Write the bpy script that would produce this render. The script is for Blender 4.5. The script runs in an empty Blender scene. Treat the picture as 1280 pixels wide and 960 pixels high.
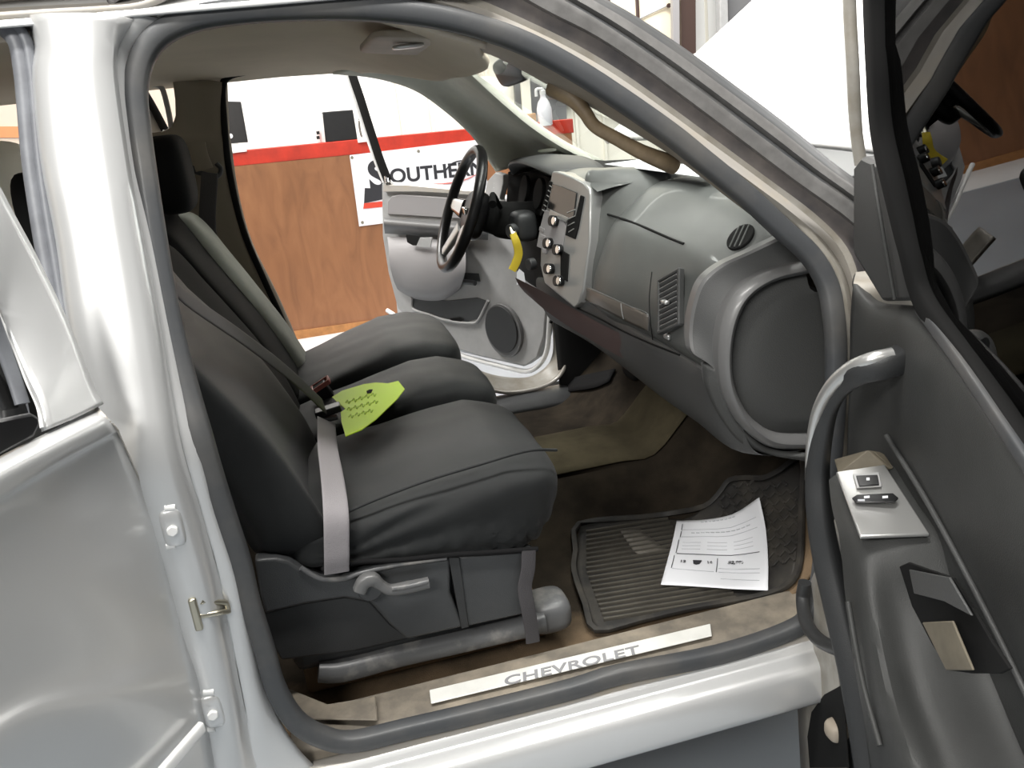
import bpy, bmesh, math, random
from mathutils import Vector, Matrix, noise
from math import sin, cos, radians, pi, sqrt, tan
random.seed(7)
V = Vector
# ------------------------------------------------------------------ camera
CAM = V((.186, -1.294, 1.622)); FPX = 1065.0
def _rot(yaw, pitch, roll):
    f = V((sin(yaw)*cos(pitch), cos(yaw)*cos(pitch), -sin(pitch)))
    r = V((cos(yaw), -sin(yaw), 0)); u = r.cross(f)
    c, s = cos(roll), sin(roll)
    return c*r+s*u, -s*r+c*u, f
CR, CU, CF = _rot(radians(12.3), radians(18.2), radians(-6.5))
scn = bpy.context.scene
cd = bpy.data.cameras.new('camera'); cam = bpy.data.objects.new('camera', cd)
scn.collection.objects.link(cam); scn.camera = cam
cd.sensor_width = 36; cd.lens = FPX/1280*36; cd.clip_start = .01; cd.clip_end = 100
cam.matrix_world = Matrix(((CR.x, CU.x, -CF.x, CAM.x), (CR.y, CU.y, -CF.y, CAM.y), (CR.z, CU.z, -CF.z, CAM.z), (0, 0, 0, 1)))
# ------------------------------------------------------------------ light
scn.view_settings.view_transform = 'Standard'; scn.view_settings.look = 'None'
scn.view_settings.gamma = 1; scn.view_settings.use_curve_mapping = False
scn.view_settings.exposure = 0.0
w = bpy.data.worlds.new('world'); scn.world = w; w.use_nodes = True
w.node_tree.nodes['Background'].inputs[0].default_value = (1.0, .985, .95, 1)
w.node_tree.nodes['Background'].inputs[1].default_value = .145
def area(name, loc, tgt, sx, sy, power, col=(1, .98, .94)):
    l = bpy.data.lights.new(name, 'AREA'); l.shape = 'RECTANGLE'; l.size = sx; l.size_y = sy
    l.energy = power; l.color = col
    o = bpy.data.objects.new(name, l); scn.collection.objects.link(o)
    o.location = loc; o.rotation_euler = (V(tgt)-V(loc)).to_track_quat('-Z', 'Y').to_euler()
    return o
area('shop_light_near', (-2.2, -3.2, 3.7), (.1, 0, 1.0), 2.4, .6, 190)
area('shop_light_above', (.1, -.85, 4.8), (.1, -.35, 0), 3.0, .4, 230)
area('fill_light_driver_side', (-1.3, 3.0, 4.4), (.8, 2.1, .9), 2.2, .6, 260)  # added fill, no known lamp there; brightens the driver door
area('shop_light_front', (1.7, 1.0, 4.3), (1.9, .9, 1.6), 2.0, .6, 110)
area('shop_light_back', (1.0, 6.0, 4.8), (1.2, 7.5, 1.4), 5.0, .8, 260)
area('shop_light_far', (4.0, 4.5, 5.4), (4.5, 7.5, 2.0), 4.0, .8, 300)

# ------------------------------------------------------------------ geometry helpers
def ray(px, py): return (CR*((px-640)/FPX)+CU*((480-py)/FPX)+CF)
def W(px, py, x=None, y=None, z=None):
    d = ray(px, py)
    t = (x-CAM.x)/d.x if x is not None else (y-CAM.y)/d.y if y is not None else (z-CAM.z)/d.z
    return CAM+d*t
def WP(px, py, p, n):
    d = ray(px, py); p = V(p); n = V(n)
    return CAM+d*((p-CAM).dot(n)/d.dot(n))
def RM(px, py, f, t0=1.0, t1=4.0):
    d = ray(px, py); t = t0
    while t < t1:
        p = CAM+d*t
        if p.z <= f(p.x, p.y): return V((p.x, p.y, f(p.x, p.y)))
        t += .002
    return CAM+d*t1
ZB, TUM = 1.2, .28
def S(px, py, o=0):                       # near body side with tumblehome, o = how far it stands proud
    p = W(px, py, y=-o)
    if p.z > ZB: p = WP(px, py, (0, -o, ZB), (0, 1, -TUM))
    return p
TH = radians(75); HP = V((1.18, -.03, 0)); DN = V((sin(TH), -cos(TH), 0)); DD = V((-cos(TH), -sin(TH), 0))
def D(px, py, o): return WP(px, py, HP-DN*o, DN)
TR = radians(60); RP = V((-.12, -.03, 0)); RN = V((sin(TR), -cos(TR), 0)); RDD = V((-cos(TR), -sin(TR), 0))
def RDp(px, py, o): return WP(px, py, RP-RN*o, RN)
TF = radians(60); FP = V((1.12, 1.68, 0)); FN = V((sin(TF), cos(TF), 0)); FD = V((-cos(TF), sin(TF), 0))
def FDp(px, py, o): return WP(px, py, FP-FN*o, FN)

COL = scn.collection
def tag(o, label=None, cat=None, group=None, kind=None):
    if label: o['label'] = label
    if cat: o['category'] = cat
    if group: o['group'] = group
    if kind: o['kind'] = kind
    return o
def thing(name, label, cat, loc=(0, 0, 0), group=None):
    o = bpy.data.objects.new(name, None); COL.objects.link(o); o.location = loc; o.empty_display_size = .05
    return tag(o, label, cat, group)
def link(name, me, mat, parent=None, smooth=True):
    for m in (mat if isinstance(mat, (list, tuple)) else [mat]): me.materials.append(m)
    if smooth:
        me.shade_smooth()
    o = bpy.data.objects.new(name, me); COL.objects.link(o)
    if parent is not None:
        o.parent = parent
        off = V((0, 0, 0)); q = parent
        while q is not None: off += q.location; q = q.parent
        me.transform(Matrix.Translation(-off))
    return o
def sharp(me, ang=35):
    me.set_sharp_from_angle(angle=radians(ang))
def cr(p0, p1, p2, p3, t):
    return .5*((2*p1)+(p2-p0)*t+(2*p0-5*p1+4*p2-p3)*t*t+(3*p1-p0-3*p2+p3)*t*t*t)
def spline(pts, n, closed=False, lin=False):
    pts = [V(p) for p in pts]; out = []; m = len(pts)
    segs = m if closed else m-1
    for i in range(segs):
        a, b = pts[i], pts[(i+1) % m]
        if closed: p0, p3 = pts[i-1], pts[(i+2) % m]
        else: p0 = pts[i-1] if i else a*2-b; p3 = pts[i+2] if i+2 < m else b*2-a
        for k in range(n):
            t = k/n
            out.append(a.lerp(b, t) if lin else cr(p0, a, b, p3, t))
    if not closed: out.append(pts[-1])
    return out
def surf(name, rows, mat, parent=None, nu=6, nv=6, lu=False, lv=False, thick=0, closed=False, bandmat=None, ang=40, flip=False, bev=0, edit=None):
    """rows of control points; interpolates along rows (u) and across rows (v)."""
    R1 = [spline(r, nu, closed, lu) for r in rows]
    nc = len(R1[0]); cols = [spline([r[i] for r in R1], nv, False, lv) for i in range(nc)]
    nr = len(cols[0]); bm = bmesh.new()
    vs = [[bm.verts.new(edit(cols[i][j]) if edit else cols[i][j]) for i in range(nc)] for j in range(nr)]
    for j in range(nr-1):
        for i in range(nc if closed else nc-1):
            q = [vs[j][i], vs[j][(i+1) % nc], vs[j+1][(i+1) % nc], vs[j+1][i]]
            if flip: q.reverse()
            try:
                f = bm.faces.new(q)
                if bandmat: f.material_index = bandmat[min(j//nv, len(bandmat)-1)]
            except ValueError: pass
    bmesh.ops.remove_doubles(bm, verts=bm.verts, dist=1e-5)
    me = bpy.data.meshes.new(name); bm.to_mesh(me); bm.free()
    o = link(name, me, mat, parent); sharp(me, ang)
    if thick:
        md = o.modifiers.new('s', 'SOLIDIFY'); md.thickness = abs(thick); md.offset = 1 if thick > 0 else -1
    if bev:
        b = o.modifiers.new('b', 'BEVEL'); b.width = bev; b.segments = 2; b.limit_method = 'ANGLE'
    return o
def tube(name, pts, r, mat, parent=None, n=6, seg=14, closed=False, flat=None, up=None, caps=True, lin=False):
    """round or elliptical tube; r number or list per control point; flat=(a,b) multiplies radius along side / up"""
    P = spline(pts, n, closed, lin)
    if isinstance(r, (int, float)): rr = [r]*len(P)
    else:
        rv = [V((q, 0, 0)) for q in r]; rr = [q.x for q in spline(rv, n, closed, True)]
    bm = bmesh.new(); rings = []; m = len(P)
    prev = None
    for i, p in enumerate(P):
        a = P[i-1] if (i or closed) else p; b = P[(i+1) % m] if (i < m-1 or closed) else p
        t = (b-a).normalized()
        if up is not None: s = t.cross(V(up))
        else:
            if prev is None:
                s = t.cross(V((0, 0, 1)))
                if s.length < .1: s = t.cross(V((0, 1, 0)))
            else: s = prev-t*prev.dot(t)
        s.normalize(); prev = s; u = s.cross(t).normalized()
        fa, fb = flat or (1, 1)
        ring = []
        for k in range(seg):
            an = 2*pi*k/seg
            if flat:                       # superellipse for straps / bars
                ca, sa = cos(an), sin(an); e = .5
                ca = math.copysign(abs(ca)**e, ca); sa = math.copysign(abs(sa)**e, sa)
            else: ca, sa = cos(an), sin(an)
            ring.append(bm.verts.new(p+s*(ca*rr[i]*fa)+u*(sa*rr[i]*fb)))
        rings.append(ring)
    for i in range(m if closed else m-1):
        A, B = rings[i], rings[(i+1) % m]
        for k in range(seg): bm.faces.new((A[k], A[(k+1) % seg], B[(k+1) % seg], B[k]))
    if caps and not closed:
        bm.faces.new(list(reversed(rings[0]))); bm.faces.new(rings[-1])
    bmesh.ops.recalc_face_normals(bm, faces=bm.faces)
    me = bpy.data.meshes.new(name); bm.to_mesh(me); bm.free()
    o = link(name, me, mat, parent); sharp(me, 50); return o
def prism(name, pts, vec, mat, parent=None, bev=.002, seg=2, holes=None):
    """polygon pushed along vec"""
    bm = bmesh.new(); vec = V(vec)
    a = [bm.verts.new(V(p)) for p in pts]; f = bm.faces.new(a)
    r = bmesh.ops.extrude_face_region(bm, geom=[f])
    for e in r['geom']:
        if isinstance(e, bmesh.types.BMVert): e.co += vec
    bmesh.ops.recalc_face_normals(bm, faces=bm.faces)
    bmesh.ops.triangulate(bm, faces=[f for f in bm.faces if len(f.verts) > 4])
    me = bpy.data.meshes.new(name); bm.to_mesh(me); bm.free()
    o = link(name, me, mat, parent); sharp(me, 30)
    if bev:
        b = o.modifiers.new('b', 'BEVEL'); b.width = bev; b.segments = seg; b.limit_method = 'ANGLE'; b.angle_limit = radians(40)
    return o
def softbox(name, c, h, mat, parent=None, k=6, n=10, rot=None, warp=None):
    """rounded box: c centre, h half sizes; warp(p in -1..1) -> world point"""
    bm = bmesh.new()
    bmesh.ops.create_cube(bm, size=2)
    bmesh.ops.subdivide_edges(bm, edges=bm.edges[:], cuts=n, use_grid_fill=True)
    for v in bm.verts:
        x, y, z = v.co; s = (abs(x)**k+abs(y)**k+abs(z)**k)**(1/k)
        p = v.co/s
        if warp: v.co = warp(p)
        else:
            q = V((p.x*h[0], p.y*h[1], p.z*h[2]))
            if rot: q = rot @ q
            v.co = q+V(c)
    bmesh.ops.recalc_face_normals(bm, faces=bm.faces)
    me = bpy.data.meshes.new(name); bm.to_mesh(me); bm.free()
    return link(name, me, mat, parent)
def box(name, c, h, mat, parent=None, bev=.003, rot=None):
    bm = bmesh.new(); bmesh.ops.create_cube(bm, size=2)
    for v in bm.verts:
        q = V((v.co.x*h[0], v.co.y*h[1], v.co.z*h[2])); v.co = (rot @ q if rot else q)+V(c)
    me = bpy.data.meshes.new(name); bm.to_mesh(me); bm.free()
    o = link(name, me, mat, parent); sharp(me, 30)
    if bev:
        b = o.modifiers.new('b', 'BEVEL'); b.width = bev; b.segments = 2
    return o
def multibox(name, items, mat, parent=None, bev=.001):
    bm = bmesh.new()
    for c, h, rot in items:
        r = bmesh.ops.create_cube(bm, size=2)
        for v in r['verts']:
            q = V((v.co.x*h[0], v.co.y*h[1], v.co.z*h[2])); v.co = (rot @ q if rot else q)+V(c)
    me = bpy.data.meshes.new(name); bm.to_mesh(me); bm.free()
    o = link(name, me, mat, parent); sharp(me, 30)
    if bev:
        b = o.modifiers.new('b', 'BEVEL'); b.width = bev; b.segments = 2
    return o
def disc(name, c, nrm, r, depth, mat, parent=None, seg=32, r2=None, bev=.002, sx=1.0):
    """short cylinder centred on c facing nrm"""
    bm = bmesh.new()
    bmesh.ops.create_cone(bm, cap_ends=True, segments=seg, radius1=r, radius2=r if r2 is None else r2, depth=depth)
    q = V(nrm).to_track_quat('Z', 'Y').to_matrix()
    for v in bm.verts:
        v.co.x *= sx; v.co = q @ v.co+V(c)
    me = bpy.data.meshes.new(name); bm.to_mesh(me); bm.free()
    o = link(name, me, mat, parent); sharp(me, 40)
    if bev:
        b = o.modifiers.new('b', 'BEVEL'); b.width = bev; b.segments = 2; b.limit_method = 'ANGLE'
    return o
def text(name, s, o, xd, yd, size, mat, parent=None, ext=.0006, sx=1.0, shear=0, align='LEFT', off=0, sp=1.0):
    cu = bpy.data.curves.new(name, 'FONT'); cu.body = s; cu.size = size; cu.extrude = ext; cu.align_x = align
    cu.shear = shear; cu.offset = off; cu.space_character = sp
    t = bpy.data.objects.new(name, cu); COL.objects.link(t)
    dg = bpy.context.evaluated_depsgraph_get(); me = bpy.data.meshes.new_from_object(t.evaluated_get(dg))
    bpy.data.objects.remove(t)
    xd = V(xd).normalized(); zd = xd.cross(V(yd)).normalized(); yd2 = zd.cross(xd)
    M = Matrix(((xd.x*sx, yd2.x, zd.x, o[0]), (xd.y*sx, yd2.y, zd.y, o[1]), (xd.z*sx, yd2.z, zd.z, o[2]), (0, 0, 0, 1)))
    me.transform(M); me.materials.clear()
    return link(name, me, mat, parent, smooth=False)

from mathutils.bvhtree import BVHTree
_bv = {}
def HIT(objs, px, py, off=.002):
    """point of the surfaces of objs met by the sight line, lifted by off along the surface normal"""
    best = None; d = ray(px, py).normalized()
    for o in objs:
        if o.name not in _bv:
            t = V((0, 0, 0)); q_ = o
            while q_ is not None: t += q_.location; q_ = q_.parent
            _bv[o.name] = BVHTree.FromPolygons([v.co+t for v in o.data.vertices], [tuple(p.vertices) for p in o.data.polygons])
        h = _bv[o.name].ray_cast(CAM, d)
        if h[0] is not None and (best is None or h[3] < best[3]): best = h
    if best is None: raise ValueError('no hit %s %s %s' % (objs[0].name, px, py))
    n = best[1] if best[1].dot(d) < 0 else -best[1]
    return best[0]+n*off
# ------------------------------------------------------------------ materials
def mat(name, col, rough=.6, metal=0, coat=0, noise_amt=0, scale=20, col2=None, bump=0, bscale=200, spec=.5, alpha=1, trans=0, ramp=(.35, .7), stretch=None, sheen=0):
    m = bpy.data.materials.new(name); m.use_nodes = True; nt = m.node_tree; b = nt.nodes['Principled BSDF']
    b.inputs['Base Color'].default_value = (*col, 1); b.inputs['Roughness'].default_value = rough
    b.inputs['Metallic'].default_value = metal; b.inputs['Coat Weight'].default_value = coat
    b.inputs['Specular IOR Level'].default_value = spec
    b.inputs['Coat Roughness'].default_value = .08
    if sheen: b.inputs['Sheen Weight'].default_value = sheen
    if trans: b.inputs['Transmission Weight'].default_value = trans
    tc = nt.nodes.new('ShaderNodeTexCoord'); src = tc.outputs['Object']
    if stretch:
        mp = nt.nodes.new('ShaderNodeMapping'); mp.inputs['Scale'].default_value = stretch
        nt.links.new(src, mp.inputs[0]); src = mp.outputs[0]
    if col2 or noise_amt:
        c2 = col2 or tuple(max(0, c*(1-noise_amt)) for c in col)
        nz = nt.nodes.new('ShaderNodeTexNoise'); nz.inputs['Scale'].default_value = scale; nz.inputs['Detail'].default_value = 6
        nz.inputs['Roughness'].default_value = .6
        nt.links.new(src, nz.inputs['Vector'])
        rp = nt.nodes.new('ShaderNodeValToRGB'); rp.color_ramp.elements[0].position = ramp[0]; rp.color_ramp.elements[1].position = ramp[1]
        rp.color_ramp.elements[0].color = (*col, 1); rp.color_ramp.elements[1].color = (*c2, 1)
        nt.links.new(nz.outputs['Fac'], rp.inputs[0]); nt.links.new(rp.outputs[0], b.inputs['Base Color'])
    if bump:
        n2 = nt.nodes.new('ShaderNodeTexNoise'); n2.inputs['Scale'].default_value = bscale; n2.inputs['Detail'].default_value = 3
        nt.links.new(src, n2.inputs['Vector'])
        bp = nt.nodes.new('ShaderNodeBump'); bp.inputs['Strength'].default_value = bump; bp.inputs['Distance'].default_value = .002
        nt.links.new(n2.outputs['Fac'], bp.inputs['Height']); nt.links.new(bp.outputs[0], b.inputs['Normal'])
    return m
def glassmat(name, tint, refl_rough=0, dark=0, ior=1.5):
    m = bpy.data.materials.new(name); m.use_nodes = True; nt = m.node_tree
    for n in list(nt.nodes): nt.nodes.remove(n)
    out = nt.nodes.new('ShaderNodeOutputMaterial'); mx = nt.nodes.new('ShaderNodeMixShader')
    tr = nt.nodes.new('ShaderNodeBsdfTransparent'); tr.inputs[0].default_value = (*tint, 1)
    gl = nt.nodes.new('ShaderNodeBsdfGlossy'); gl.inputs['Roughness'].default_value = refl_rough
    fr = nt.nodes.new('ShaderNodeFresnel'); fr.inputs[0].default_value = ior
    nt.links.new(fr.outputs[0], mx.inputs[0]); nt.links.new(tr.outputs[0], mx.inputs[1]); nt.links.new(gl.outputs[0], mx.inputs[2])
    nt.links.new(mx.outputs[0], out.inputs[0]); return m
def wood_mat():
    m = mat('plywood', (.42, .155, .05), .55, coat=.15); nt = m.node_tree; b = nt.nodes['Principled BSDF']
    tc = nt.nodes.new('ShaderNodeTexCoord'); mp = nt.nodes.new('ShaderNodeMapping'); mp.inputs['Scale'].default_value = (2.2, 1, .55)
    nz = nt.nodes.new('ShaderNodeTexNoise'); nz.inputs['Scale'].default_value = 3.2; nz.inputs['Detail'].default_value = 10; nz.inputs['Distortion'].default_value = 1.6
    nt.links.new(tc.outputs['Object'], mp.inputs[0]); nt.links.new(mp.outputs[0], nz.inputs['Vector'])
    rp = nt.nodes.new('ShaderNodeValToRGB'); e = rp.color_ramp.elements
    e[0].position = .3; e[0].color = (.21, .088, .036, 1); e[1].position = .75; e[1].color = (.315, .138, .058, 1)
    n = e.new(.5); n.color = (.265, .112, .046, 1)
    nt.links.new(nz.outputs['Fac'], rp.inputs[0]); nt.links.new(rp.outputs[0], b.inputs['Base Color'])
    return m
M = {}
M['paint'] = mat('silver_paint', (.66, .665, .665), .3, metal=.45, coat=.5, bump=.05, bscale=900)
M['paintd'] = mat('dusty_paint', (.46, .435, .40), .4, metal=.1, coat=.3, col2=(.50, .44, .35), scale=14, ramp=(.5, .8))
M['jamb'] = mat('jamb_paint', (.33, .315, .285), .45, col2=(.19, .165, .125), scale=12, ramp=(.4, .75))
M['jambdark'] = mat('dark_jamb', (.06, .056, .058), .5, coat=.1, col2=(.15, .13, .12), scale=10)  # darker band along the door jamb
M['apil'] = mat('shaded_pillar_paint', (.21, .205, .20), .4, metal=.3, coat=.3, noise_amt=.3, scale=30)  # silver body paint with the pillar's shade put into the colour
M['rubber'] = mat('weatherstrip_rubber', (.055, .058, .062), .48, coat=.05, spec=.4, col2=(.11, .105, .098), scale=5, ramp=(.45, .8), bump=.1, bscale=90)
M['rubberg'] = mat('grey_rubber', (.20, .21, .23), .45, col2=(.13, .135, .15), scale=14, bump=.1, bscale=90)
M['white'] = mat('white_paint', (.88, .88, .87), .3, coat=.5)
M['hoodw'] = mat('hood_paint', (.9, .9, .9), .22, coat=.6)
M['black'] = mat('black_plastic', (.012, .012, .013), .35, noise_amt=.3)
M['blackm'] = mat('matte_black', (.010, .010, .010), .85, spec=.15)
M['dash'] = mat('dash_plastic', (.085, .089, .086), .42, coat=.12, bump=.25, bscale=700, noise_amt=.2, scale=8)
M['dashd'] = mat('dash_dark_plastic', (.055, .056, .056), .5, bump=.3, bscale=700)
M['dashtex'] = mat('grained_plastic', (.05, .051, .05), .6, bump=.5, bscale=500)
M['dashrim'] = mat('rim_grey_plastic', (.12, .12, .12), .4, coat=.1)
M['greyp'] = mat('light_grey_plastic', (.40, .40, .40), .5, bump=.3, bscale=500, noise_amt=.12)
M['greyd'] = mat('mid_grey_plastic', (.30, .29, .295), .5, bump=.3, bscale=500)
M['silver'] = mat('silver_plastic', (.55, .55, .54), .32, metal=.7, coat=.3)
M['chrome'] = mat('chrome', (.8, .8, .8), .12, metal=1)
M['head'] = mat('headliner_cloth', (.70, .62, .51), .95, spec=.2, bump=.5, bscale=900, noise_amt=.12, scale=3)
M['trimg'] = mat('pillar_trim', (.60, .61, .53), .6, bump=.3, bscale=600, noise_amt=.1)
M['trimd'] = mat('dark_pillar_trim', (.25, .215, .165), .7, bump=.3, bscale=600)
M['tan'] = mat('tan_plastic', (.36, .31, .25), .55, noise_amt=.2, scale=10)
M['brown'] = mat('brown_grip', (.24, .18, .11), .5, col2=(.12, .085, .05), scale=18)
M['fabric'] = mat('black_seat_cloth', (.008, .009, .0095), .5, spec=.3, bump=.5, bscale=1400, col2=(.015, .0165, .017), scale=6, sheen=.08)
M['fabricd'] = mat('deep_black_cloth', (.006, .006, .0065), .85, spec=.2, bump=.4, bscale=1400)
M['fabricg'] = mat('grey_green_cloth', (.40, .42, .37), .8, bump=.5, bscale=1200, noise_amt=.15)
M['seatp'] = mat('seat_plastic', (.048, .05, .052), .42, bump=.3, bscale=600, noise_amt=.2, scale=12)
M['stripm'] = mat('badge_strip_plastic', (.13, .115, .10), .35)
M['stackm'] = mat('stack_silver', (.33, .33, .325), .35, metal=.4, coat=.2)
M['doorp'] = mat('door_plastic', (.045, .046, .045), .5, spec=.35, bump=.3, bscale=600, noise_amt=.2, scale=8)
M['tunnel'] = mat('dusty_tunnel_carpet', (.085, .072, .045), 1, spec=.1, noise_amt=.5, scale=7, bump=.8, bscale=500)
M['ribm'] = mat('dusty_rubber_rib', (.075, .068, .055), .55, noise_amt=.5, scale=9)
M['olive'] = mat('worn_olive_plastic', (.15, .13, .095), .6, noise_amt=.3, scale=30)
M['seatpd'] = mat('seat_plastic_dark', (.026, .027, .028), .5, bump=.3, bscale=600)
M['web'] = mat('belt_webbing', (.25, .235, .245), .6, bump=.6, bscale=500)
M['webd'] = mat('dark_belt_webbing', (.045, .042, .045), .6, bump=.6, bscale=500)
M['carpet'] = mat('dirty_shaded_carpet', (.04, .032, .023), 1, spec=.1, col2=(.016, .013, .010), scale=7, ramp=(.35, .65), bump=1, bscale=500)
def dirt_and_light(m, col, axis, lo, hi, sc=10):
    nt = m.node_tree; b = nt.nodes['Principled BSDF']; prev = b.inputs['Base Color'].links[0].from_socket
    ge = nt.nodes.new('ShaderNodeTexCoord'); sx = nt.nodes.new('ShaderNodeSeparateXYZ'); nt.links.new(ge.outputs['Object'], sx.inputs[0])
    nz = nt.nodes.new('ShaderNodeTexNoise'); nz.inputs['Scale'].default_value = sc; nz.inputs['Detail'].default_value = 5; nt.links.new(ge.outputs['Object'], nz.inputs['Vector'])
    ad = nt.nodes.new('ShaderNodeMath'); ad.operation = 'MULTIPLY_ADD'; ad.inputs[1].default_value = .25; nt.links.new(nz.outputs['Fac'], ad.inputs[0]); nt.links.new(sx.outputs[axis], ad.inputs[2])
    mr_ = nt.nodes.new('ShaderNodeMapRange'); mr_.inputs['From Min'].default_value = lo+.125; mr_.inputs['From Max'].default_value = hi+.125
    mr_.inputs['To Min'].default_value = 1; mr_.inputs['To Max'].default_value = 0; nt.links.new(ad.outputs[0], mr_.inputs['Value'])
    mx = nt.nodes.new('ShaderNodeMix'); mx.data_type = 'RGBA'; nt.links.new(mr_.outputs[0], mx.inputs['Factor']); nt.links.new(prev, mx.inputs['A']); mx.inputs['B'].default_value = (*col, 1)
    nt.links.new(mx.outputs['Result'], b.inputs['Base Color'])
dirt_and_light(M['carpet'], (.17, .12, .075), 1, .14, .26)  # brown dirt at the sill; light there and footwell shade painted in too
M['sill'] = mat('dirty_sill_plastic', (.13, .115, .095), .6, spec=.3, col2=(.29, .25, .195), scale=11, ramp=(.4, .75))
M['scuff'] = mat('brushed_plate', (.78, .78, .74), .4, metal=.15, noise_amt=.15, scale=14)
M['letter'] = mat('grey_lettering', (.24, .24, .25), .5)
M['matr'] = mat('rubber_mat', (.022, .021, .020), .55, spec=.3, col2=(.085, .075, .06), scale=8, ramp=(.45, .85))
M['rail'] = mat('worn_rail_plastic', (.10, .102, .105), .4, col2=(.26, .25, .235), scale=16, ramp=(.5, .75), bump=.3, bscale=60)
M['paper'] = mat('white_paper', (.74, .75, .78), .7)
M['ink'] = mat('ink', (.025, .025, .03), .8)
M['inkl'] = mat('faint_grey_ink', (.5, .51, .54), .8)
M['neon'] = mat('fluorescent_card', (.62, .88, .035), .6)
M['neon_ink'] = mat('pencil_mark', (.42, .6, .05), .8)
M['yellow'] = mat('yellow_lanyard', (.62, .47, .03), .7, bump=.5, bscale=300)
M['redp'] = mat('red_paint', (.56, .035, .015), .45, noise_amt=.35, scale=7)
M['redtint'] = mat('red_reflection_and_plastic', (.07, .043, .040), .5)  # painted reflection on the valance, own colour of the tunnel bracket
M['wood'] = wood_mat()
M['woodl'] = mat('plinth_wood', (.48, .22, .075), .6, noise_amt=.3)
M['banner'] = mat('banner_vinyl', (.83, .82, .86), .45)
M['bred'] = mat('banner_red', (.62, .06, .03), .5)
M['wallw'] = mat('white_wall', (.86, .86, .84), .75)
M['wallc'] = mat('cream_steel_wall', (.80, .77, .68), .55)
M['wallg'] = mat('grey_column', (.16, .16, .165), .5)
M['beamb'] = mat('brown_steel', (.055, .032, .026), .5)
M['doorc'] = mat('cream_door_panel', (.82, .73, .56), .6)
M['floor'] = mat('shop_floor', (.30, .33, .36), .35, col2=(.24, .27, .30), scale=1.3, coat=.2)
M['floorw'] = mat('pale_shop_floor', (.82, .82, .82), .4, noise_amt=.1)
M['glass'] = glassmat('windshield_glass', (.93, .97, .95))
M['sideglass'] = glassmat('tinted_side_glass', (.26, .28, .25), ior=1.7)
M['clear'] = glassmat('clear_glass', (.96, .97, .96))
M['lens'] = mat('glossy_display', (.02, .02, .02), .1, coat=.6)
M['screw'] = mat('zinc', (.5, .47, .38), .3, metal=.9)
M['palewall'] = mat('pale_peach_wall', (.72, .60, .50), .7)
M['teal'] = mat('pale_teal_sheet', (.62, .72, .70), .5)

# ------------------------------------------------------------------ setting: workshop
def struct(name, o, label=None):
    o['kind'] = 'structure'; return o
def plane_xy(name, x0, x1, y0, y1, z, m, th=.05):
    return box(name, ((x0+x1)/2, (y0+y1)/2, z-th/2), ((x1-x0)/2, (y1-y0)/2, th/2), m, bev=0)
struct('floor', plane_xy('floor', -5, 9, -4, 8, 0, M['floor']))
# far wall : smooth white part and ribbed cream part
struct('wall_far', box('wall_far', (-1.9, 7.56, 3), (3.15, .05, 3), M['wallw'], bev=0))
ribs = [((1.25+4.1/2, 7.56, 3), (2.05, .04, 3), None)]
for i in range(13): ribs.append(((1.30+i*.30, 7.515, 3), (.018, .02, 3), None))
struct('wall_ribbed', multibox('wall_ribbed', ribs, M['wallc'], bev=.006))

# far partition with wooden face
part = thing('partition_wall', 'low wood-faced partition with a red painted cap rail', 'partition', (.6, 5.6, 0))
YP = 5.6
def pz(x, z): return V((x, YP, z-.022*(x-.7)))
prism('wood_panel', [pz(-2.2, .04), pz(2.42, .04), pz(2.42, 1.38), pz(-2.2, 1.38)], (0, .05, 0), M['wood'], part, bev=0)
prism('plinth', [pz(-2.2, -.04)-V((0, .012, 0)), pz(2.42, .0)-V((0, .012, 0)), pz(2.42, .06)-V((0, .012, 0)), pz(-2.2, .06)-V((0, .012, 0))], (0, .06, 0), M['woodl'], part)
prism('cap_rail', [pz(-2.2, 1.37)-V((0, .004, 0)), pz(2.44, 1.37)-V((0, .004, 0)), pz(2.44, 1.48)-V((0, .004, 0)), pz(-2.2, 1.48)-V((0, .004, 0))], (0, .14, 0), M['redp'], part, bev=.006)
struct('trim_1', plane_xy('trim_1', -2, 3.2, 5.0, 5.6, .006, M['floorw'], .006))
# banner on the partition
bn = thing('banner', 'white vinyl banner with black SOUTHERN lettering tacked to the wooden partition', 'banner', (.6, YP-.01, 1.1))
bq = [W(437, 194, y=YP-.012), W(603, 174, y=YP-.012), W(613, 262, y=YP-.012), W(449, 283, y=YP-.012)]
prism('sheet', bq, (0, .006, 0), M['banner'], bn, bev=0)
def bw(px, py): return W(px, py, y=YP-.014)
bx = (bw(560, 218)-bw(500, 224)).normalized(); bz = V((0, 0, 1))
text('lettering', 'S', bw(463, 238), bx, bz, .31, M['ink'], bn, sx=1.0, off=.012)
text('lettering', 'OUTHERN', bw(488, 229), bx, bz, .150, M['ink'], bn, sx=1.06, off=.004, sp=1.02)
prism('emblem', [bw(456, 235), bw(484, 236), bw(484, 248), bw(455, 254)], (0, -.002, 0), M['ink'], bn, bev=0)
prism('emblem', [bw(455, 254), bw(484, 251), bw(484, 258), bw(454, 261)], (0, -.003, 0), M['bred'], bn, bev=0)
tube('swoosh', [bw(540, 230), bw(560, 229), bw(580, 225), bw(598, 217)], [.004, .012, .009, .003], M['bred'], bn, flat=(.3, 1), up=(0, 1, 0))
tube('arc', [bw(557, 213), bw(564, 205), bw(576, 201), bw(590, 203), bw(598, 212), bw(599, 224)], .005, M['ink'], bn)
for px, py in ((440, 197), (523, 189), (599, 179), (453, 278)):
    disc('grommet', bw(px, py), (0, -1, 0), .012, .004, M['screw'], bn, seg=12, bev=0)

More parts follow.
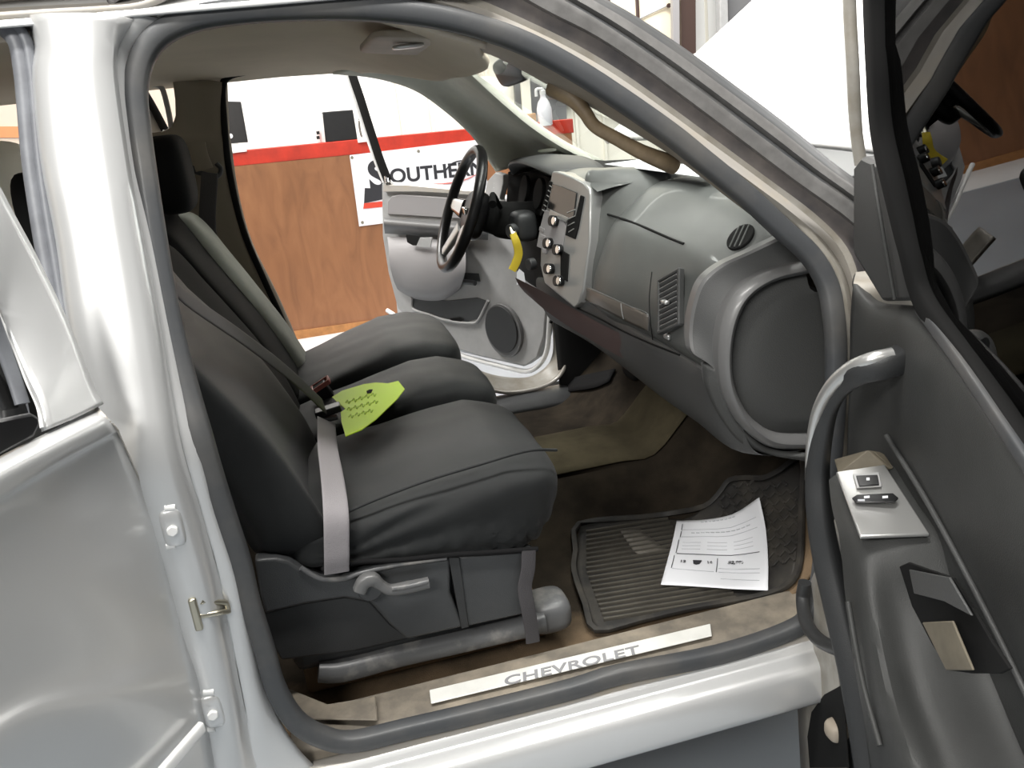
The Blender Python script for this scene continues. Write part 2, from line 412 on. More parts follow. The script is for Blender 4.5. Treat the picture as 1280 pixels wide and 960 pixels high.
# things standing on the partition cap
cm = thing('cube_monitor', 'black box-shaped computer case standing on the red cap rail', 'computer', (.55, 5.7, 1.47))
a_ = [W(403, 140, y=5.6), W(441, 137, y=5.6), W(447, 174, y=5.6), W(407, 178, y=5.6)]
prism('casing', a_, (0, .22, 0), M['black'], cm, bev=.006)
sd = [W(403, 142, y=5.61), W(407, 178, y=5.61), W(397, 178, y=5.75), W(392, 146, y=5.75)]
prism('side_panel', sd, (.01, .02, 0), M['wallw'], cm, bev=.002)
for k in range(2): box('port', W(397.5, 166+k*6, y=5.66), (.012, .012, .012), M['black'], cm, bev=.002)
mo = thing('wall_monitor', 'black flat monitor at the left edge of the far window opening', 'monitor', (-.15, 5.7, 1.55))
prism('screen', [W(268, 126, y=5.6), W(301, 127, y=5.6), W(310, 178, y=5.6), W(274, 180, y=5.6)], (0, .04, 0), M['black'], mo, bev=.006)
box('stand', W(290, 186, y=5.63), (.05, .02, .05), M['wallw'], mo)
box('stand_foot', W(288, 190, y=5.63), (.12, .05, .01), M['wallw'], mo)
disc('sticker', W(288, 170, y=5.595), (0, -1, 0), .018, .003, M['banner'], mo, seg=16, bev=0)
ck = thing('desk_mirror', 'small oval chrome item beside the black computer case on the cap rail', 'ornament', (.78, 5.6, 1.47))
tube('ring', [W(449, 150, y=5.6), W(453, 148, y=5.6), W(457, 158, y=5.6), W(458, 170, y=5.6), W(453, 172, y=5.6), W(450, 162, y=5.6)], .008, M['chrome'], ck, closed=True)
box('foot', W(455, 175, y=5.6), (.05, .03, .015), M['wallw'], ck)
# spray bottle
sb = thing('spray_bottle', 'white spray bottle standing on the partition seen through the windshield', 'spray bottle', (2.2, 5.62, 1.45))
def lathe(name, c, prof, m, parent, seg=24):
    bm = bmesh.new(); rings = []
    for r, z in prof: rings.append([bm.verts.new(V(c)+V((r*cos(2*pi*k/seg), r*sin(2*pi*k/seg), z))) for k in range(seg)])
    for a, b in zip(rings, rings[1:]):
        for k in range(seg): bm.faces.new((a[k], a[(k+1) % seg], b[(k+1) % seg], b[k]))
    bm.faces.new(list(reversed(rings[0]))); bm.faces.new(rings[-1])
    me = bpy.data.meshes.new(name); bm.to_mesh(me); bm.free(); o = link(name, me, m, parent); sharp(me, 40); return o
c0 = W(682, 157, y=5.62); c0.z -= .0
lathe('bottle', c0, [(.055, 0), (.06, .01), (.06, .13), (.045, .18), (.022, .22), (.02, .24)], M['banner'], sb)
lathe('nozzle', c0+V((0, 0, .24)), [(.024, 0), (.024, .03), (.014, .035), (.012, .05)], M['white'], sb)
tube('trigger', [c0+V((0, 0, .285)), c0+V((-.05, 0, .28)), c0+V((-.055, 0, .23))], .012, M['white'], sb)
jr = box('storage_bin', W(664, 150, y=5.65), (.03, .05, .05), M['woodl'], bev=.006)
tag(jr, 'small tan carton on the partition left of the spray bottle', 'box')

# structures further back
def pw(px, py, y=7.45): return W(px, py, y=y)
gc = struct('wall_grey_bay', prism('trim_2', [pw(640, 60), pw(706, 60), pw(710, 200), pw(650, 200)], (0, .05, 0), M['wallg'], bev=0))
st = prism('steel_post', [pw(651, 95, 7.3), pw(662, 95, 7.3), V((pw(664, 200, 7.3).x, 7.3, 0)), V((pw(655, 200, 7.3).x, 7.3, 0))], (0, .05, 0), M['wallc'], bev=.003)
tag(st, 'thin cream steel post in front of the grey wall bay behind the windshield', 'post')
# tall cream sectional door, brown column, white wall, grey column
od = thing('sectional_door', 'tall cream sectional door with dark seams above the truck roof', 'door', (3.6, 7.3, 0)); od['label'] = 'tall cream sectional door with dark vertical seams seen above the windshield pillar'
prism('door_panel', [pw(690, -260, 7.35), pw(838, -260, 7.35), pw(841, 110, 7.35), pw(690, 110, 7.35)], (0, .05, 0), M['doorc'], od, bev=0)
for px in (762, 798): tube('seam', [pw(px-10, -200, 7.33), pw(px+1, 60, 7.33)], .018, M['beamb'], od, flat=(1, .5), up=(0, 1, 0), lin=True)
tube('brace', [pw(700, 70, 7.33), pw(836, 6, 7.33)], .008, M['greyp'], od, lin=True)
for px, py in ((799, 26), (836, 7)): disc('hinge', pw(px, py, 7.31), (0, -1, 0), .022, .02, M['beamb'], od, seg=10, bev=0)
cb = thing('steel_column', 'dark brown steel column beside the cream door', 'column', (4.25, 7.2, 0))
prism('web', [pw(849, -260, 7.2), pw(868, -260, 7.2), pw(870, 66, 7.2), pw(852, 72, 7.2)], (0, .2, 0), M['beamb'], cb, bev=0)
prism('flange', [pw(838, -260, 7.15), pw(848, -260, 7.15), pw(850, 85, 7.15), pw(842, 85, 7.15)], (0, .06, 0), M['greyd'], cb, bev=.004)
struct('wall_side_bay', prism('wall_right', [pw(865, -260, 7.5), pw(1500, -260, 7.5), pw(1500, 400, 7.5), pw(830, 400, 7.5)], (0, .05, 0), M['wallw'], bev=0))
gcol = prism('door_post', [pw(903, -260, 7.1), pw(1060, -260, 7.1), pw(1060, 120, 7.1), pw(913, 120, 7.1)], (0, .1, 0), M['wallg'], bev=.01)
tag(gcol, 'dark grey door standing open beyond the raised hood', 'door')
fr = prism('grey_frame_edge', [pw(895, -260, 7.0), pw(904, -260, 7.0), pw(913, 110, 7.0), pw(902, 110, 7.0)], (0, .1, 0), M['greyp'], bev=.01)
fr.name = 'door_frame'; tag(fr, 'light grey steel frame along the dark grey door', 'frame')
ww = [((4.62, 7.3, 1.0), (.55, .04, .83), None)]
for i in range(5): ww.append(((4.2+i*.2, 7.25, 1.0), (.02, .03, .82), None))
tag(multibox('low_partition', ww, M['wallw'], bev=.006), 'low white ribbed partition beyond the raised hood', 'partition')

# ------------------------------------------------------------------ truck cab shell
cab = thing('truck_cab', 'silver pickup truck cab with its doors open, seen from the passenger side', 'truck cab', (0, 0, .45))
loop = [(300, 700), (314, 758), (331, 812), (345, 860), (369, 900), (403, 921), (440, 927), (506, 912), (596, 891), (712, 862), (774, 843), (899, 818), (985, 789), (1012, 768), (1024, 735), (1030, 690), (1035, 620), (1040, 560), (1044, 500), (1045, 440), (1042, 395), (1034, 355), (1012, 318), (975, 284), (931, 243), (876, 198), (836, 166), (776, 124), (720, 88), (660, 56), (600, 34), (540, 20), (470, 12), (400, 10), (320, 13), (250, 22), (205, 40), (180, 68), (170, 110), (174, 160), (183, 225), (193, 290), (205, 360), (220, 430), (236, 490), (252, 545), (268, 600), (284, 650)]
loop3 = [S(x, y, .012) for x, y in loop]
tube('weatherstrip', loop3, .0165, M['rubber'], cab, n=4, seg=12, closed=True, flat=(1, 1))
# sill trim plastic : from strip inwards
def sillrow(y, z, x0=.0, x1=1.12, n=7): return [V((x0+(x1-x0)*i/(n-1), y, z)) for i in range(n)]
surf('sill_trim', [sillrow(-.015, .545), sillrow(.02, .572), sillrow(.05, .580), sillrow(.105, .582), sillrow(.118, .578), sillrow(.125, .545)], M['sill'], cab, nv=4, lu=True, thick=-.006)
# carpet height field
def zc(x, y):
    z = .548
    if x > 1.0: z += (x-1.0)*.95
    if x > .95: z += 0
    b = max(0, 1-((y-.86)/.27)**2); b = b*b*(3-2*b)
    return z+.13*b*(1 if x > .45 else 1)
rows = []
for j in range(22):
    y = .10+j*(1.56/21); rows.append([V((x, y, zc(x, y)+.003*noise.noise(V((x*9, y*9, 0))))) for x in [-.1+.07*i for i in range(24)]])
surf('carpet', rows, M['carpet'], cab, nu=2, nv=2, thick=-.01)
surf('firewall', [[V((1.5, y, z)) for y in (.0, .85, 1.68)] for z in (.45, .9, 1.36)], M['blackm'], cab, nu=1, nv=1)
# B pillar : bands from the rear door opening to the front strip
def bp(rows_):
    return [[S(px, py, o) for px, py, o in r] for r in rows_]
rowsB = []
for py, xs in ((20, (8, 40, 46, 60, 128, 165, 182, 212)), (60, (22, 48, 54, 66, 128, 138, 150, 168)), (100, (30, 45, 51, 62, 128, 138, 149, 158)), (200, (40, 56, 61, 72, 142, 151, 161, 172)),
               (300, (52, 74, 80, 90, 158, 172, 186, 188)), (400, (68, 88, 94, 104, 176, 192, 206, 208)), (480, (82, 104, 112, 122, 188, 206, 222, 226)),
               (560, (100, 122, 132, 142, 200, 222, 242, 250)), (640, (122, 146, 160, 172, 222, 246, 262, 272)), (720, (150, 176, 192, 204, 246, 268, 288, 294)),
               (800, (176, 200, 216, 226, 262, 284, 302, 312)), (880, (196, 222, 238, 246, 280, 300, 318, 334)), (960, (210, 240, 254, 262, 292, 316, 340, 396)), (1060, (225, 262, 272, 280, 320, 360, 420, 520))):
    rowsB.append([S(x, py, o) for x, o in zip(xs, (-.03, -.025, .0, .045, .055, .022, .018, .0))])
cpil = surf('center_pillar', rowsB, M['paint'], cab, nu=5, nv=4, thick=-.012)
rw = [(-30, 20), (0, 30), (22, 52), (30, 90), (34, 130), (40, 200), (50, 270), (60, 330), (72, 400), (86, 460), (104, 530), (130, 600)]
tube('rear_weatherstrip', [S(x, y, .005) for x, y in rw], .014, M['rubberg'], cab)
tube('rear_weatherstrip', [S(x+10, y-4, .012) for x, y in rw], .008, M['rubberg'], cab)
# roof rail + A pillar bands (outer side of strip outwards)
stripo = [(160, 40), (200, 18), (260, -4), (330, -8), (420, -8), (500, 0), (560, 14), (620, 34), (680, 62), (740, 96), (800, 138), (860, 182), (920, 226), (980, 270), (1020, 304), (1050, 345), (1060, 400), (1062, 470), (1060, 560), (1054, 640)]
b1 = [(150, 30), (190, 8), (255, -14), (330, -20), (430, -22), (520, -12), (585, 4), (650, 30), (712, 60), (770, 94), (830, 136), (886, 177), (942, 218), (1000, 262), (1046, 305), (1066, 350), (1074, 400), (1076, 470), (1074, 560), (1068, 640)]
b2 = [(140, 10), (180, -14), (250, -36), (340, -48), (450, -52), (540, -44), (620, -16), (686, 18), (742, 46), (800, 84), (860, 128), (924, 176), (990, 226), (1066, 282), (1090, 320), (1096, 360), (1098, 400), (1100, 470), (1098, 560), (1090, 640)]
b3 = [(130, -10), (170, -34), (245, -60), (345, -74), (470, -78), (560, -66), (650, -30), (715, 6), (765, 36), (824, 76), (884, 120), (948, 168), (1012, 216), (1080, 266), (1110, 310), (1116, 360), (1118, 400), (1120, 470), (1118, 560), (1110, 640)]
b4 = [(120, -30), (160, -56), (240, -84), (350, -98), (480, -100), (590, -80), (680, -36), (738, -2), (786, 26), (846, 66), (906, 110), (970, 158), (1030, 206), (1090, 252), (1125, 300), (1130, 360), (1132, 400), (1134, 470), (1132, 560), (1124, 640)]
tot = []
def offs(pts, o): return [S(x, y, o if i < 14 else max(-.06, -.03 if o > 0 else o)) for i, (x, y) in enumerate(pts)]
mid = lambda a, b, t: [(p[0]*(1-t)+q[0]*t, p[1]*(1-t)+q[1]*t) for p, q in zip(a, b)]
bandrows = [offs(stripo, .0), offs(mid(stripo, b1, .5), .012), offs(b1, -.004), offs(mid(b1, b2, .3), .0), offs(b2, .004), offs(mid(b2, b3, .15), .018), offs(b3, .022), offs(mid(b3, b4, .2), .01), offs(mid(b3, b4, .45), .02), offs(b4, .012), offs(mid(b3, b4, 1.5), -.03)]
surf('side_frame', bandrows, [M['jamb'], M['jambdark'], M['apil'], M['rubber'], M['paintd']], cab, nu=4, nv=3, lv=True, bandmat=[0, 4, 0, 1, 2, 2, 3, 2, 2, 3], thick=-.01, ang=60)
# roof gutter above the B pillar
surf('roof_rail', [[S(x, y, o) for x, y in ((-60, 20), (0, 16), (60, 12), (130, 8), (180, 2), (230, -22))] for o, dy in ((.03, 0),)] +
     [[S(x, y-12, -.01) for x, y in ((-60, 20), (0, 16), (60, 12), (130, 8), (180, 2), (230, -22))], [S(x, y-40, .05) for x, y in ((-60, 20), (0, 16), (60, 12), (130, 8), (180, 2), (230, -22))]], M['paintd'], cab, nu=5, nv=5, thick=-.01)
# rocker
def rk(y, z): return [V((x, y, z)) for x in (-.2, .2, .6, 1.0, 1.25)]
surf('rocker_panel', [rk(.0, .556), rk(-.018, .552), rk(-.03, .536), rk(-.058, .531), rk(-.068, .522), rk(-.074, .475), rk(-.068, .462), rk(-.03, .45), rk(.1, .44)], [M['paint'], M['paintd']], cab, nu=3, nv=3, lu=True, bandmat=[1, 0, 0, 0, 0, 0, 1, 1], thick=-.01)
# scuff plate with lettering
sp = prism('scuff_plate', [W(537, 864, z=.585), W(888, 781, z=.585), W(890, 796, z=.585), W(539, 881, z=.585)], (0, 0, .0035), M['scuff'], cab, bev=.002)
xd = (W(888, 789, z=.588)-W(537, 873, z=.588)).normalized()
text('lettering', 'CHEVROLET', W(630, 857, z=.5892), xd, V((0, 0, 1)).cross(xd), .035, M['letter'], sp, ext=.0004, sx=1.36, shear=.15, sp=1.04, off=.0007)
prism('sill_end_cover', [W(350, 858, z=.592), W(380, 900, z=.592), W(472, 902, z=.592), W(470, 872, z=.592), W(410, 882, z=.592)], (0, 0, .004), M['sill'], cab, bev=.003)
# hinges and striker on the pillar
hg = None
PH = lambda x, y, o=.0: HIT([cpil], x, y, o)
def hinge(cx, cy, s=1.0):
    h = softbox('door_hinge', PH(cx, cy, .004), (.016*s, .012, .032*s), M['paint'], cab, k=4, n=6)
    disc('hinge_bolt', PH(cx+1, cy+1, .018), (.1, -1, .1), .009*s, .008, M['white'], h, seg=6)
    tube('hinge_knuckle', [PH(cx-10, cy-24, .008), PH(cx+2, cy-25, .008)], .007, M['white'], h)
    tube('hinge_knuckle', [PH(cx-6, cy+22, .008), PH(cx+4, cy+21, .008)], .007, M['white'], h)
hinge(217, 656); hinge(267, 884)
sk = box('latch_striker', PH(246, 762, .006), (.006, .012, .028), M['screw'], cab)
tube('striker_bar', [PH(248, 766, .01), PH(262, 764, .018), PH(274, 762, .018), PH(276, 748, .018), PH(250, 748, .01)], .0045, M['screw'], sk, lin=True)
tube('body_crease', [PH(250, 802, .0), PH(262, 815, .0), PH(282, 829, .0)], .0025, M['jamb'], cab)
tube('body_crease', [PH(178, 597, .0), PH(196, 593, .0), PH(222, 586, .0)], .002, M['jamb'], cab)
# headliner
lerp_ = lambda a, b, t: a+(b-a)*t
def nearz(x): return 1.80 if x < .3 else 1.80-(x-.3)*.45
hrows = []
sm_ = lambda t: (lambda c: c*c*(3-2*c))(max(0, min(1, t)))
for si in range(9):
    s_ = [0, .25, .45, .6, .72, .82, .9, .96, 1][si]; row = []
    for y in (.175, .23, .32, .45, .65, .85, 1.05, 1.2, 1.32, 1.42, 1.49, 1.53):
        xf_ = .60-.07*sm_((.5-y)/.3)-.16*sm_((y-1.0)/.5); x = lerp_(-.9, xf_, s_)
        base = 1.795-max(0, x-.30)**1.3*.45 if y < .85 else 1.78-max(0, x-.38)**1.25*.48
        crown = .045*sin(pi*min(1, max(0, (y-.175)/1.355)))**.7
        z = base+crown-(.05*sm_((s_-.8)/.2)*sin(pi*(y-.1)/1.5) if s_ > .8 else 0)
        row.append(V((x, y, z)))
    hrows.append(row)
surf('headliner', hrows, M['head'], cab, nu=5, nv=5, thick=.012)
# roof skin above
surf('roof_skin', [[V((x, y, z)) for y, z in ((.13, 1.80), (.3, 1.875), (.85, 1.90), (1.4, 1.875), (1.56, 1.80))] for x in (-.9, -.2, .3, .55)], M['paint'], cab, nu=5, nv=3, thick=.004)
surf('back_wall', [[V((-.95, y, z)) for y in (.05, .85, 1.65)] for z in (.5, 1.15, 1.82)], M['trimd'], cab, nu=1, nv=1, thick=.01)
surf('rear_side_wall', [[V((x, 1.66, z)) for x in (-.95, -.5, -.05)] for z in (.5, .9, 1.25)], M['trimd'], cab, nu=1, nv=1, thick=.01)
# sun visor
def visp(px, py, y): return W(px, py, y=y)
vis = softbox('sun_visor', (0, 0, 0), (1, 1, 1), M['tan'], cab, k=7, n=8, warp=lambda p: V((.465+.10*p.x, .52+.19*p.y, 1.752-.012*p.x+.008*p.z)))
vc = softbox('visor_clip', W(510, 58, y=.42), (.03, .018, .004), M['silver'], vis, k=4, n=4)
# far side pillar and wall
farB = [[(214, 80, 1.46), (228, 92, 1.47), (245, 98, 1.48), (276, 102, 1.49), (274, 106, 1.56)],
        [(216, 158, 1.50), (232, 160, 1.50), (252, 162, 1.51), (278, 162, 1.52), (280, 164, 1.58)],
        [(150, 178, 1.50), (215, 178, 1.50), (250, 178, 1.51), (280, 178, 1.52), (282, 180, 1.58)],
        [(160, 230, 1.52), (225, 235, 1.53), (262, 240, 1.54), (289, 240, 1.55), (292, 242, 1.60)],
        [(180, 300, 1.55), (245, 305, 1.56), (282, 305, 1.57), (306, 305, 1.58), (310, 305, 1.62)],
        [(210, 370, 1.57), (275, 372, 1.58), (315, 372, 1.59), (338, 370, 1.60), (342, 370, 1.64)],
        [(250, 440, 1.58), (300, 440, 1.59), (345, 440, 1.60), (364, 436, 1.61), (370, 436, 1.65)],
        [(280, 520, 1.58), (330, 520, 1.59), (365, 520, 1.60), (390, 516, 1.61), (396, 516, 1.65)]]
surf('far_pillar_trim', [[W(a, b, y=c) for a, b, c in r] for r in farB], M['trimd'], cab, nu=4, nv=4, thick=-.015)
tube('far_weatherstrip', [W(a+1, b, y=c-.02) for a, b, c in ((345, 85, 1.49), (305, 90, 1.49), (283, 97, 1.50), (277, 112, 1.51), (279, 150, 1.52), (285, 210, 1.54), (302, 285, 1.58), (330, 352, 1.60), (358, 415, 1.62), (392, 505, 1.64))], .010, M['blackm'], cab)
# quarter glass frame
tube('quarter_window_frame', [W(a, b, y=1.5) for a, b in ((178, 106), (198, 107), (206, 120), (214, 162), (204, 166))], .008, M['greyp'], cab)
tube('quarter_window_frame', [W(a, b, y=1.6) for a, b in ((178, 112), (190, 132), (207, 164))], .012, M['blackm'], cab)
surf('quarter_window_frame', [[W(a, b, y=1.62) for a, b in ((178, 120), (178, 170))], [W(a, b, y=1.62) for a, b in ((184, 130), (203, 166))]], M['greyp'], cab, nu=2, nv=2, thick=.01)
# far belt guide
bg = thing('seat_belt_guide', 'grey height-adjuster and chromed belt loop on the far door pillar', 'seat belt')
bg['label'] = 'grey seat belt with its loop guide on the far door pillar'
tube('guide_ring', [W(a, b, y=1.47) for a, b in ((241, 207), (243, 214), (258, 218), (272, 220), (276, 211), (270, 204))], .007, M['seatp'], bg)
tube('webbing', [W(a, b, y=1.46) for a, b in ((247, 178), (250, 195), (256, 212))], [.022, .024, .026], M['trimd'], bg, flat=(1, .25), up=(0, 1, 0))
tube('webbing', [W(a, b, y=1.44) for a, b in ((262, 216), (262, 300), (300, 380), (352, 440))], .024, M['webd'], bg, flat=(1, .12), up=(0, 1, 0))
# A pillar trims
lowf = [(420, 87, 1.49), (470, 92, 1.49), (520, 107, 1.49), (560, 134, 1.50), (595, 166, 1.51), (615, 194, 1.52), (628, 212, 1.52)]
uppf = [(545, 66, 1.02), (562, 72, 1.06), (585, 92, 1.10), (620, 124, 1.18), (660, 158, 1.26), (704, 187, 1.34), (752, 210, 1.38)]
lf = [W(*p[:2], y=p[2]) for p in lowf]; uf = [W(*p[:2], y=p[2]) for p in uppf]
mf = [a.lerp(b, .45)+V((.02, .06, .02)) for a, b in zip(lf, uf)]; mf[0].z += .0
surf('far_a_pillar_trim', [[p+V((0, .05, .0)) for p in lf], lf, mf, uf, [p+V((.02, .03, .01)) for p in uf]], M['trimg'], cab, nu=5, nv=5, thick=.01)
softbox('trim_cap', W(684, 188, y=1.32), (.03, .008, .006), M['trimg'], cab, k=3, n=5)
nup = [(585, 57, .36), (625, 69, .33), (706, 113, .30), (742, 131, .27), (828, 182, .22), (872, 212, .18), (925, 250, .15), (990, 294, .11)]
nlo = [(560, 24, .16), (620, 44, .15), (706, 82, .14), (755, 110, .13), (836, 166, .12), (880, 202, .10), (936, 250, .07), (1004, 308, .045)]
nu_ = [W(*p[:2], y=p[2]) for p in nup]; nl_ = [S(p[0], p[1], -.01) for p in nlo]
nm_ = [a.lerp(b, .5)+V((-.008, -.0, -.004)) for a, b in zip(nu_, nl_)]
surf('near_a_pillar_trim', [nu_, nm_, nl_], M['tan'], cab, nu=5, nv=4, thick=.006)
gh = tube('grab_handle', [W(a, b, y=c) for a, b, c in ((692, 106, .28), (716, 122, .25), (731, 140, .235), (744, 158, .23), (772, 174, .22), (802, 190, .21), (826, 200, .205), (842, 206, .215))], [.022, .017, .013, .012, .0125, .014, .016, .018], M['brown'], cab, n=8)
# windshield
wl = [V((.615, 1.12, 1.755)), V((.80, 1.25, 1.62)), V((1.0, 1.37, 1.485)), V((1.12, 1.42, 1.40))]
wc = [V((.61, .78, 1.752)), V((.83, .8, 1.635)), V((1.05, .82, 1.51)), V((1.22, .84, 1.405))]
wr = [V((.57, .36, 1.752)), V((.75, .29, 1.62)), V((.95, .18, 1.47)), V((1.08, .10, 1.37))]
surf('windshield', [wl, wc, wr], M['glass'], cab, nu=6, nv=6)
surf('windshield_border', [[p for p in wl], [p+V((.01, -.012, .0)) for p in wl]], M['blackm'], cab, nu=4, nv=1, thick=.003)
tube('windshield_border', [V((1.11, 1.42, 1.405)), V((1.205, 1.2, 1.408)), V((1.22, .84, 1.405)), V((1.19, .4, 1.392)), V((1.08, .1, 1.37))], .008, M['blackm'], cab)
disc('windshield_sensor', W(570, 74, y=1.09), (-1, -.4, -.8), .008, .01, M['black'], cab, seg=16)
# mirror
mr = thing('rearview_mirror', 'black rearview mirror hanging from the windshield, seen edge-on', 'mirror', tuple(W(646, 92, y=.86)))
mp = W(645, 92, y=.86)
softbox('housing', mp+V((.0, 0.02, .012)), (.020, .085, .036), M['black'], mr, k=4, n=8, rot=Matrix.Rotation(radians(-22), 3, 'Y') @ Matrix.Rotation(radians(12), 3, 'Z'))
tube('mount', [mp+V((.01, .0, .03)), mp+V((.03, 0, .05)), mp+V((-.0, 0, .09))], .01, M['black'], mr)

# ------------------------------------------------------------------ dashboard
dash = thing('dashboard', 'dark grey truck dashboard with glovebox, vents and silver centre stack', 'dashboard', (1.0, .8, .9))
def dp(prof, y, dx=0, dz=0): return [V((x+dx, y, z+dz)) for x, z in prof]
P0 = [(1.20, 1.36), (1.10, 1.385), (1.02, 1.372), (.96, 1.322), (.925, 1.29), (.892, 1.24), (.872, 1.19), (.866, 1.14), (.874, 1.105), (.90, 1.085)]
cols = []
for y, dx, dz, lift in ((.115, .035, -.045, 0), (.14, .006, -.03, 0), (.20, .004, -.012, .0), (.30, .004, -.0, .0), (.42, 0, .004, .004), (.56, -.018, .008, .010), (.66, -.016, .004, .010), (.70, .01, -.02, .0)):
    cols.append([V((x+dx-(lift if 3 <= i <= 7 else 0), y, z+dz*(1 if i < 6 else max(0, 1-(i-5)*.3))+(0 if i > 4 else .012*min(1, (y-.1)/.3)+(.02*max(0, y-.4)))) ) for i, (x, z) in enumerate(P0)])
gbp = surf('glovebox_panel', cols, M['dash'], dash, nu=5, nv=5)
# lower dash
PL = [(.90, 1.09), (.868, 1.10), (.858, 1.085), (.862, 1.04), (.872, .98), (.90, .935), (.96, .92), (1.08, .93)]
cl2 = []
for y, dx, dz, m_ in ((.09, .06, -.01, 0), (.14, .028, -.012, 0), (.25, .02, -.0, 0), (.40, .006, .012, 0), (.6, -.006, .03, 0), (.78, -.03, .055, 0), (.9, -.055, .07, 0), (1.0, -.07, .075, 0)):
    cl2.append([V((x+dx, y, z+dz*(1 if i > 3 else .5)+(.0 if i > 3 else .018*max(0, (y-.4))))) for i, (x, z) in enumerate(PL)])
lwd = surf('lower_dash', cl2, M['dashd'], dash, nu=4, nv=5)
# sheet over the lower dash with a red reflection painted into its colour
val = []
for r_ in ([(656, 345), (690, 362), (728, 390), (770, 414), (800, 428)], [(660, 354), (696, 376), (734, 402), (772, 424), (802, 440)], [(668, 364), (702, 392), (742, 424), (776, 446), (804, 460)]):
    val.append([(W(a, b, y=1.0-.1*k)+V((-.028, 0, 0))) if k < 2 else HIT([lwd], a, b, .006 if k < 3 else .001 if k < 4 else -.004) for k, (a, b) in enumerate(r_)])
surf('valance_reflection', val, M['redtint'], dash, nu=4, nv=3)
# dash top pad on the driver side / centre
topc = []
for y, h in ((.70, .0), (.78, .018), (.86, .03), (.98, .03), (1.1, .018), (1.3, .016), (1.44, .006), (1.53, -.02)):
    topc.append([V((1.22, y, 1.385)), V((1.12, y, 1.40+h*.3)), V((1.02, y, 1.405+h*.6)), V((.94, y, 1.402+h)), V((.885+(.0 if y < 1 else -.0), y, 1.395+h))])
tpd = surf('top_pad', topc, M['dash'], dash, nu=5, nv=5)
hump = lambda y: max(0, 1-((y-.74)/.16)**2)
# centre hump next to the stack blending into the glovebox
hc = [[V((x+.02, .56, z-.03)) for x, z in P0],
      [V((x+.006, .625, z-.004)) for x, z in ((1.20, 1.385), (1.10, 1.395), (1.02, 1.387), (.955, 1.345), (.918, 1.30), (.886, 1.24), (.868, 1.19), (.864, 1.14), (.875, 1.10), (.90, 1.08))],
      [V((x, .70, z)) for x, z in ((1.20, 1.39), (1.10, 1.412), (1.02, 1.414), (.95, 1.392), (.905, 1.34), (.876, 1.26), (.860, 1.20), (.856, 1.14), (.86, 1.10), (.90, 1.08))],
      [V((x, .755, z)) for x, z in ((1.20, 1.39), (1.10, 1.42), (1.0, 1.432), (.93, 1.428), (.893, 1.39), (.872, 1.30), (.858, 1.22), (.848, 1.14), (.848, 1.09), (.90, 1.07))],
      [V((x, .785, z)) for x, z in ((1.20, 1.39), (1.10, 1.422), (1.0, 1.435), (.93, 1.438), (.89, 1.428), (.868, 1.34), (.853, 1.25), (.842, 1.15), (.838, 1.09), (.90, 1.07))],
      [V((x, .82, z)) for x, z in ((1.20, 1.39), (1.10, 1.422), (1.0, 1.435), (.93, 1.438), (.90, 1.428), (.89, 1.34), (.88, 1.25), (.87, 1.15), (.86, 1.09), (.90, 1.07))]]
chp = surf('center_hump', hc, M['dash'], dash, nu=4, nv=4)
# seams, slot, badge strip
def gseam(pts, r, m=M['blackm'], nm='seam'): return tube(nm, pts, r, m, dash, n=5, seg=8)
GB = [gbp, lwd, chp, tpd]
gseam([HIT(GB, a, b, .0005) for a, b in ((760, 268), (785, 276), (810, 286), (835, 297), (855, 305))], .0028)
stp = [[HIT(GB, a, b, .003) for a, b in r] for r in (
    [(728, 357), (748, 365), (768, 374), (790, 384), (811, 394)], [(729, 366), (749, 374), (769, 383), (791, 394), (811, 404)], [(730, 375), (749, 383), (769, 393), (790, 404), (811, 413)])]
surf('badge_strip', stp, M['stripm'], dash, nu=3, nv=3, thick=.003)
gseam([HIT(GB, a, b, .006) for a, b in ((779, 379), (780, 388), (782, 397))], .0013, M['silver'], 'badge_divider')
gseam([HIT(GB, a, b, .004) for a, b in ((728, 376), (727, 356), (748, 364), (768, 373), (790, 383), (812, 393), (812, 413))], .0010, M['dashrim'], 'badge_edge')
gseam([HIT(GB, a, b, .0003) for a, b in ((722, 385), (745, 396), (775, 412), (810, 428), (850, 444))], .0022)
gseam([HIT(GB, a, b, .0003) for a, b in ((815, 340), (812, 370), (813, 400), (816, 425))], .0012)
gseam([HIT(GB, a, b, .0003) for a, b in ((738, 262), (736, 300), (732, 340), (730, 352))], .0014)
# end vent
def vent(ctr_px, hw, hh, parent, nm='air_vent', nsl=9, fr=M['dashd']):
    x_, y_ = ctr_px
    c = HIT(GB, x_, y_, .004); a = HIT(GB, x_, y_-30, .004); b = HIT(GB, x_, y_+30, .004); l = HIT(GB, x_-16, y_, .004); r_ = HIT(GB, x_+10, y_, .004)
    up = (a-b).normalized(); sd = (l-r_).normalized(); nn = sd.cross(up).normalized()
    if nn.x < 0: nn = -nn
    sd = up.cross(nn).normalized()
    R_ = Matrix((nn, sd, up)).transposed()
    v = box(nm, c+R_ @ V((.004, 0, 0)), (.006, hw, hh), M['blackm'], parent, rot=R_)
    items = [(c+R_ @ V((-.004, 0, -hh+hh*2*(i+.5)/nsl)), (.005, hw*.95, hh*.2/nsl*1.6), R_ @ Matrix.Rotation(radians(25), 3, 'Y')) for i in range(nsl)]
    multibox('vane', items, M['dashrim'], v)
    fi = [(c+R_ @ V((-.002, s*(hw+.004), 0)), (.007, .004, hh+.007), R_) for s in (-1, 1)]+[(c+R_ @ V((-.002, 0, s*(hh+.004))), (.007, hw+.007, .004), R_) for s in (-1, 1)]
    multibox('frame', fi, fr, v, bev=.003)
    return v, R_, c
v1, R1, c1 = vent((841, 378), .036, .052, dash)
box('vane_tab', c1+R1 @ V((-.014, .0, -.002)), (.006, .012, .004), M['silver'], v1)
